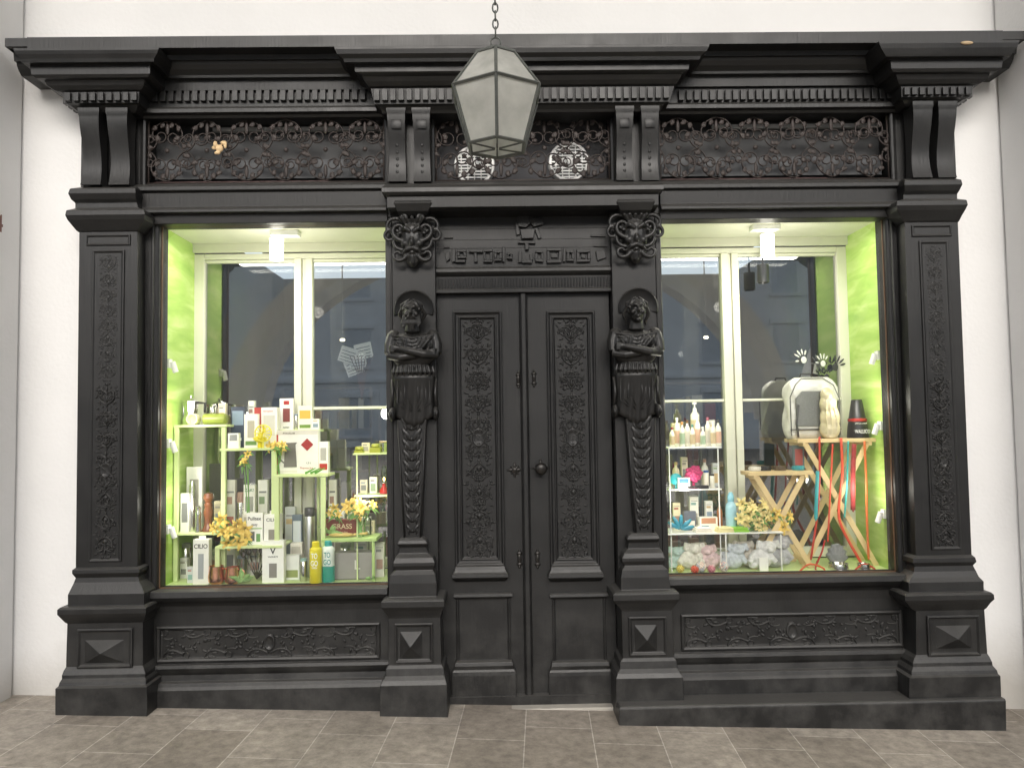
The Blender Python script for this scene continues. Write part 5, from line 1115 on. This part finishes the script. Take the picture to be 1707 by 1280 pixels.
leash([(1366,728,.19),(1366,800,.18),(1362,860,.18),(1352,930,.17)],'#b93a28',.007,'long red dog leash hanging from folding table')
leash([(1402,730,.19),(1404,790,.185),(1398,850,.18),(1404,880,.17),(1428,925,.165),(1442,948,.16)],'#cc4a2e',.009,'orange red dog leash looped over table edge')
leash([(1441,735,.19),(1444,800,.185),(1445,860,.18),(1448,930,.17)],'#cf6a34',.008,'thin orange dog leash')
leash([(1414,735,.185),(1412,800,.175),(1408,860,.17)],'#2f9894',.006,'turquoise dog leash with metal buckle')
leash([(1363,785,.17),(1361,830,.165),(1360,865,.165)],'#2f9aa0',.012,'turquoise collar strap hanging by table leg')
leash([(1424,740,.185),(1422,790,.17),(1422,850,.17)],mk('red_tartan',(.30,.03,.03),.8,.6,70),.016,'red tartan dog harness strap','dog_harness')
leash([(1388,740,.185),(1385,800,.18),(1380,900,.18)],'#c8452e',.006,'second red dog leash hanging straight down')
leash([(1375,900,.16),(1370,920,.15),(1360,950,.12),(1390,956,.10)],'#a8221c',.006,'dark red leash trailing to the floor')
for i,(px,y,r_,lab) in enumerate(((1398,.14,.055,'steel dog bowl with patterned rim'),(1440,.12,.036,'small steel dog bowl on display floor'))):
    x=X(px,945,y); m=MB(); m.lathe(x,y,zr,[(r_,0),(r_*1.02,.004),(r_*.9,.03),(r_,.032),(r_*.86,.032),(r_*.7,.008)],24); fin(m,'dog_bowl',STEEL,smooth=True,label=lab,cat='bowl')
m=MB(); c=W(1396,925,.22)
for k in range(7): a=math.radians(10+25*k); m.tube([(c.x,.24,zr+.0),(c.x+.06*math.cos(a),.23,zr+.04+.09*math.sin(a))],[.020,.014],6)
fin(m,'toy_bundle',mk('grey_plush',(.22,.225,.23),.8,.4,40,.4),remesh=.005,label='bundle of dark grey stuffed dog toys',cat='toy')
leash([(1330,955,.11),(1350,940,.11),(1375,950,.10),(1345,960,.09)],'#d05a28',.006,'orange rope leash coiled on display floor')
leash([(1420,955,.10),(1440,940,.10),(1460,952,.10),(1430,962,.09)],'#c6452a',.006,'orange red rope leash curled beside bowl')
def prints(px,py,ang,s,col):
    c=W(px,py,.495); m=MB(); y=.494
    m.ell((c.x,y,c.z),(.018*s,.0015,.022*s),12,6)
    for k,(a,l) in enumerate(((160,.026),(118,.040),(95,.044),(72,.041),(48,.034))):
        aa=math.radians(a+ang); m.leaf(c.x+.030*s*math.cos(aa),c.z+.030*s*math.sin(aa),y,aa,l*s,.011*s,.0015)
    fin(m,'hand_print',cm(col,.5),smooth='full',label='painted hand print on the inner window pane',cat='painted sign',group='hand prints on inner pane')
prints(1340,600,30,1.0,'#d8d8d4'); prints(1372,606,10,.9,'#d0d0cc'); prints(1392,612,-30,1.1,'#1b1b1e'); prints(1378,628,10,.9,'#232327')
P=thing('paper_bunch',W(590,600,.62),'printed newspaper pages hanging inside the shop','papers')
for i,(px,py,a) in enumerate(((580,592,-18),(596,600,5),(590,612,20),(606,585,12))):
    m=MB(); c=W(px,py,.62+.01*i); hx,hz=.055,.05; ca_,sa_=math.cos(math.radians(a)),math.sin(math.radians(a))
    pl=[(c.x+u*ca_-v_*sa_,c.z+u*sa_+v_*ca_) for u,v_ in ((-hx,-hz),(hx,-hz),(hx,hz),(-hx,hz))]
    m.prism(pl,c.y,c.y+.001); m.cur=1
    for k in range(4):
        v0=-hz+.02*k+.01; pl=[(c.x+u*ca_-v_*sa_,c.z+u*sa_+v_*ca_) for u,v_ in ((-hx*.8,v0),(hx*.8,v0),(hx*.8,v0+.005),(-hx*.8,v0+.005))]; m.prism(pl,c.y-.0012,c.y-.0002)
    fin(m,'page',[cm('#f0eee6',.7),cm('#6a6a66',.7)],P)
m=MB(); c=W(603,640,.62)
for k in range(7): m.tube([(c.x,.62,c.z-.10),(c.x+.01*(k-3),.62,c.z+.08),(c.x+.025*(k-3),.62,c.z+.18)],.0025,4)
fin(m,'dried_stems',cm('#6a3a28',.8),P)
# spot lamps
def spot(px,pt,pb_,r_,d,key,mat,label,y=.18,mount=True):
    z=dR['z1'] if key=='R' else dL['z1']; x=X(px,400,y); z1=Z(px,pt,y); z0=Z(px,pb_,y); h=z1-z0; P=thing('spot_lamp',(x,y,z0),label,'spot lamp')
    m=MB()
    if mount: m.box(x-.06+d*.03,x+.10+d*.03,y-.03,y+.05,z-.022,z+.007)
    m.box(x-.006,x+.006,y-.006,y+.006,z1-.004,z+.007 if not mount else z-.0225); fin(m,'mounting',WHITE if mount else mat,P,bevel=.002)
    m=MB(); m.lathe(x,y,z0,[(r_*.8,.016),(r_*.9,0),(r_,.003),(r_,h-.006),(r_*.85,h-.005)],24); fin(m,'lamp_head',mat,P,smooth=True)
    return x,z
LW=mk('lamp_white',(.88,.88,.86),.3,.02,10)
xl_,zl_=spot(461,397,434,.040,1,'L',LW,'white cylindrical spot lamp on window ceiling')
xr_,zr2=spot(1279,390,428,.040,-1,'R',LW,'white cylindrical spot lamp on window ceiling by frame')
spot(1270,440,472,.036,0,'R',cm('#1c1c1e',.3),'black cylindrical spot lamp hanging behind the white one',.40,False)
for key,pxs in (('L',((273,612),(273,745),(271,888))),('R',((1469,598),(1475,715),(1478,862)))):
    for px,py in pxs:
        y=.12; x=dL['x0']+.02 if key=='L' else dR['x1']-.02; z=Z(px,py,y)
        P=thing('side_spot_lamp',(x,y,z),'small white spot lamp fixed on lime green lining','spot lamp','side spots in the display windows')
        s=1 if key=='L' else -1
        m=MB(); m.box(min(x-s*.03,x-s*.012),max(x-s*.03,x-s*.012),y-.02,y+.02,z-.005,z+.045); fin(m,'mounting',WHITE,P)
        m=MB(); m.tube([(x-s*.005,y,z+.03),(x+s*.012,y+.01,z-.03)],.016,12); fin(m,'lamp_head',WHITE,P,smooth=True)
def light(kind,loc,e,size=.05,col=(1,.95,.84),rot=None):
    l=bpy.data.lights.new('display_light',kind); l.energy=e; l.color=col
    if kind=='AREA': l.shape='RECTANGLE'; l.size=size[0]; l.size_y=size[1]
    else: l.shadow_soft_size=size
    o=bpy.data.objects.new('display_light',l); COL.objects.link(o); o.location=loc
    if rot: o.rotation_euler=rot
for d,x in ((dL,xl_),(dR,xr_)):
    light('POINT',(x,.18,d['z1']-.32),4.5,.04)
    light('POINT',(d['x0']+.14,.12,d['z0']+.95),1.7,.04); light('POINT',(d['x1']-.14,.12,d['z0']+.95),1.7,.04)
    light('POINT',(d['x0']+.14,.11,d['z0']+.45),1.8,.04); light('POINT',(d['x1']-.14,.11,d['z0']+.45),1.8,.04)
    light('AREA',((d['x0']+d['x1'])/2,.14,d['z1']-.03),7,(1.0,.12),rot=(0,0,0))
for x,y,z in ((-1.6,3.0,2.4),(-1.0,2.4,2.45),(1.15,2.6,2.0),(1.9,3.2,2.4)):
    P=thing('pendant_lamp',(x,y,z),'small glowing ceiling lamp inside the dim shop','ceiling lamp')
    m=MB(); m.lathe(x,y,z,[(.02,0),(.024,.008),(.02,.02)],12); fin(m,'lamp_glass',mk('warm_glow',(1,.85,.6),.4,.02,5,emit=8),P,smooth=True)
    m=MB(); m.tube([(x,y,z+.02),(x,y,3.49)],.006,6); fin(m,'rod',FRAMEM,P)
    light('POINT',(x,y,z-.06),9,.04)
# ------------------------------------------------------------------ world and sun
w_=bpy.data.worlds.new('World'); SC.world=w_; w_.use_nodes=True; nt=w_.node_tree; N=nt.nodes; L=nt.links; N.clear()
out=N.new('ShaderNodeOutputWorld'); bg=N.new('ShaderNodeBackground'); sk=N.new('ShaderNodeTexSky'); sk.sky_type='NISHITA'; sk.sun_disc=False
EL=29; sk.sun_elevation=math.radians(EL); sk.sun_rotation=math.radians(180); sk.dust_density=4; sk.ozone_density=1; sk.air_density=1
hs=N.new('ShaderNodeHueSaturation'); hs.inputs['Saturation'].default_value=.4; L.new(sk.outputs[0],hs.inputs['Color']); L.new(hs.outputs[0],bg.inputs[0]); bg.inputs[1].default_value=.27; L.new(bg.outputs[0],out.inputs[0])
sd=bpy.data.lights.new('sun','SUN'); sd.energy=1.8; sd.angle=math.radians(55); sd.color=(1,.985,.96)
so=bpy.data.objects.new('sun',sd); COL.objects.link(so); so.rotation_euler=(math.radians(90-EL),0,0)
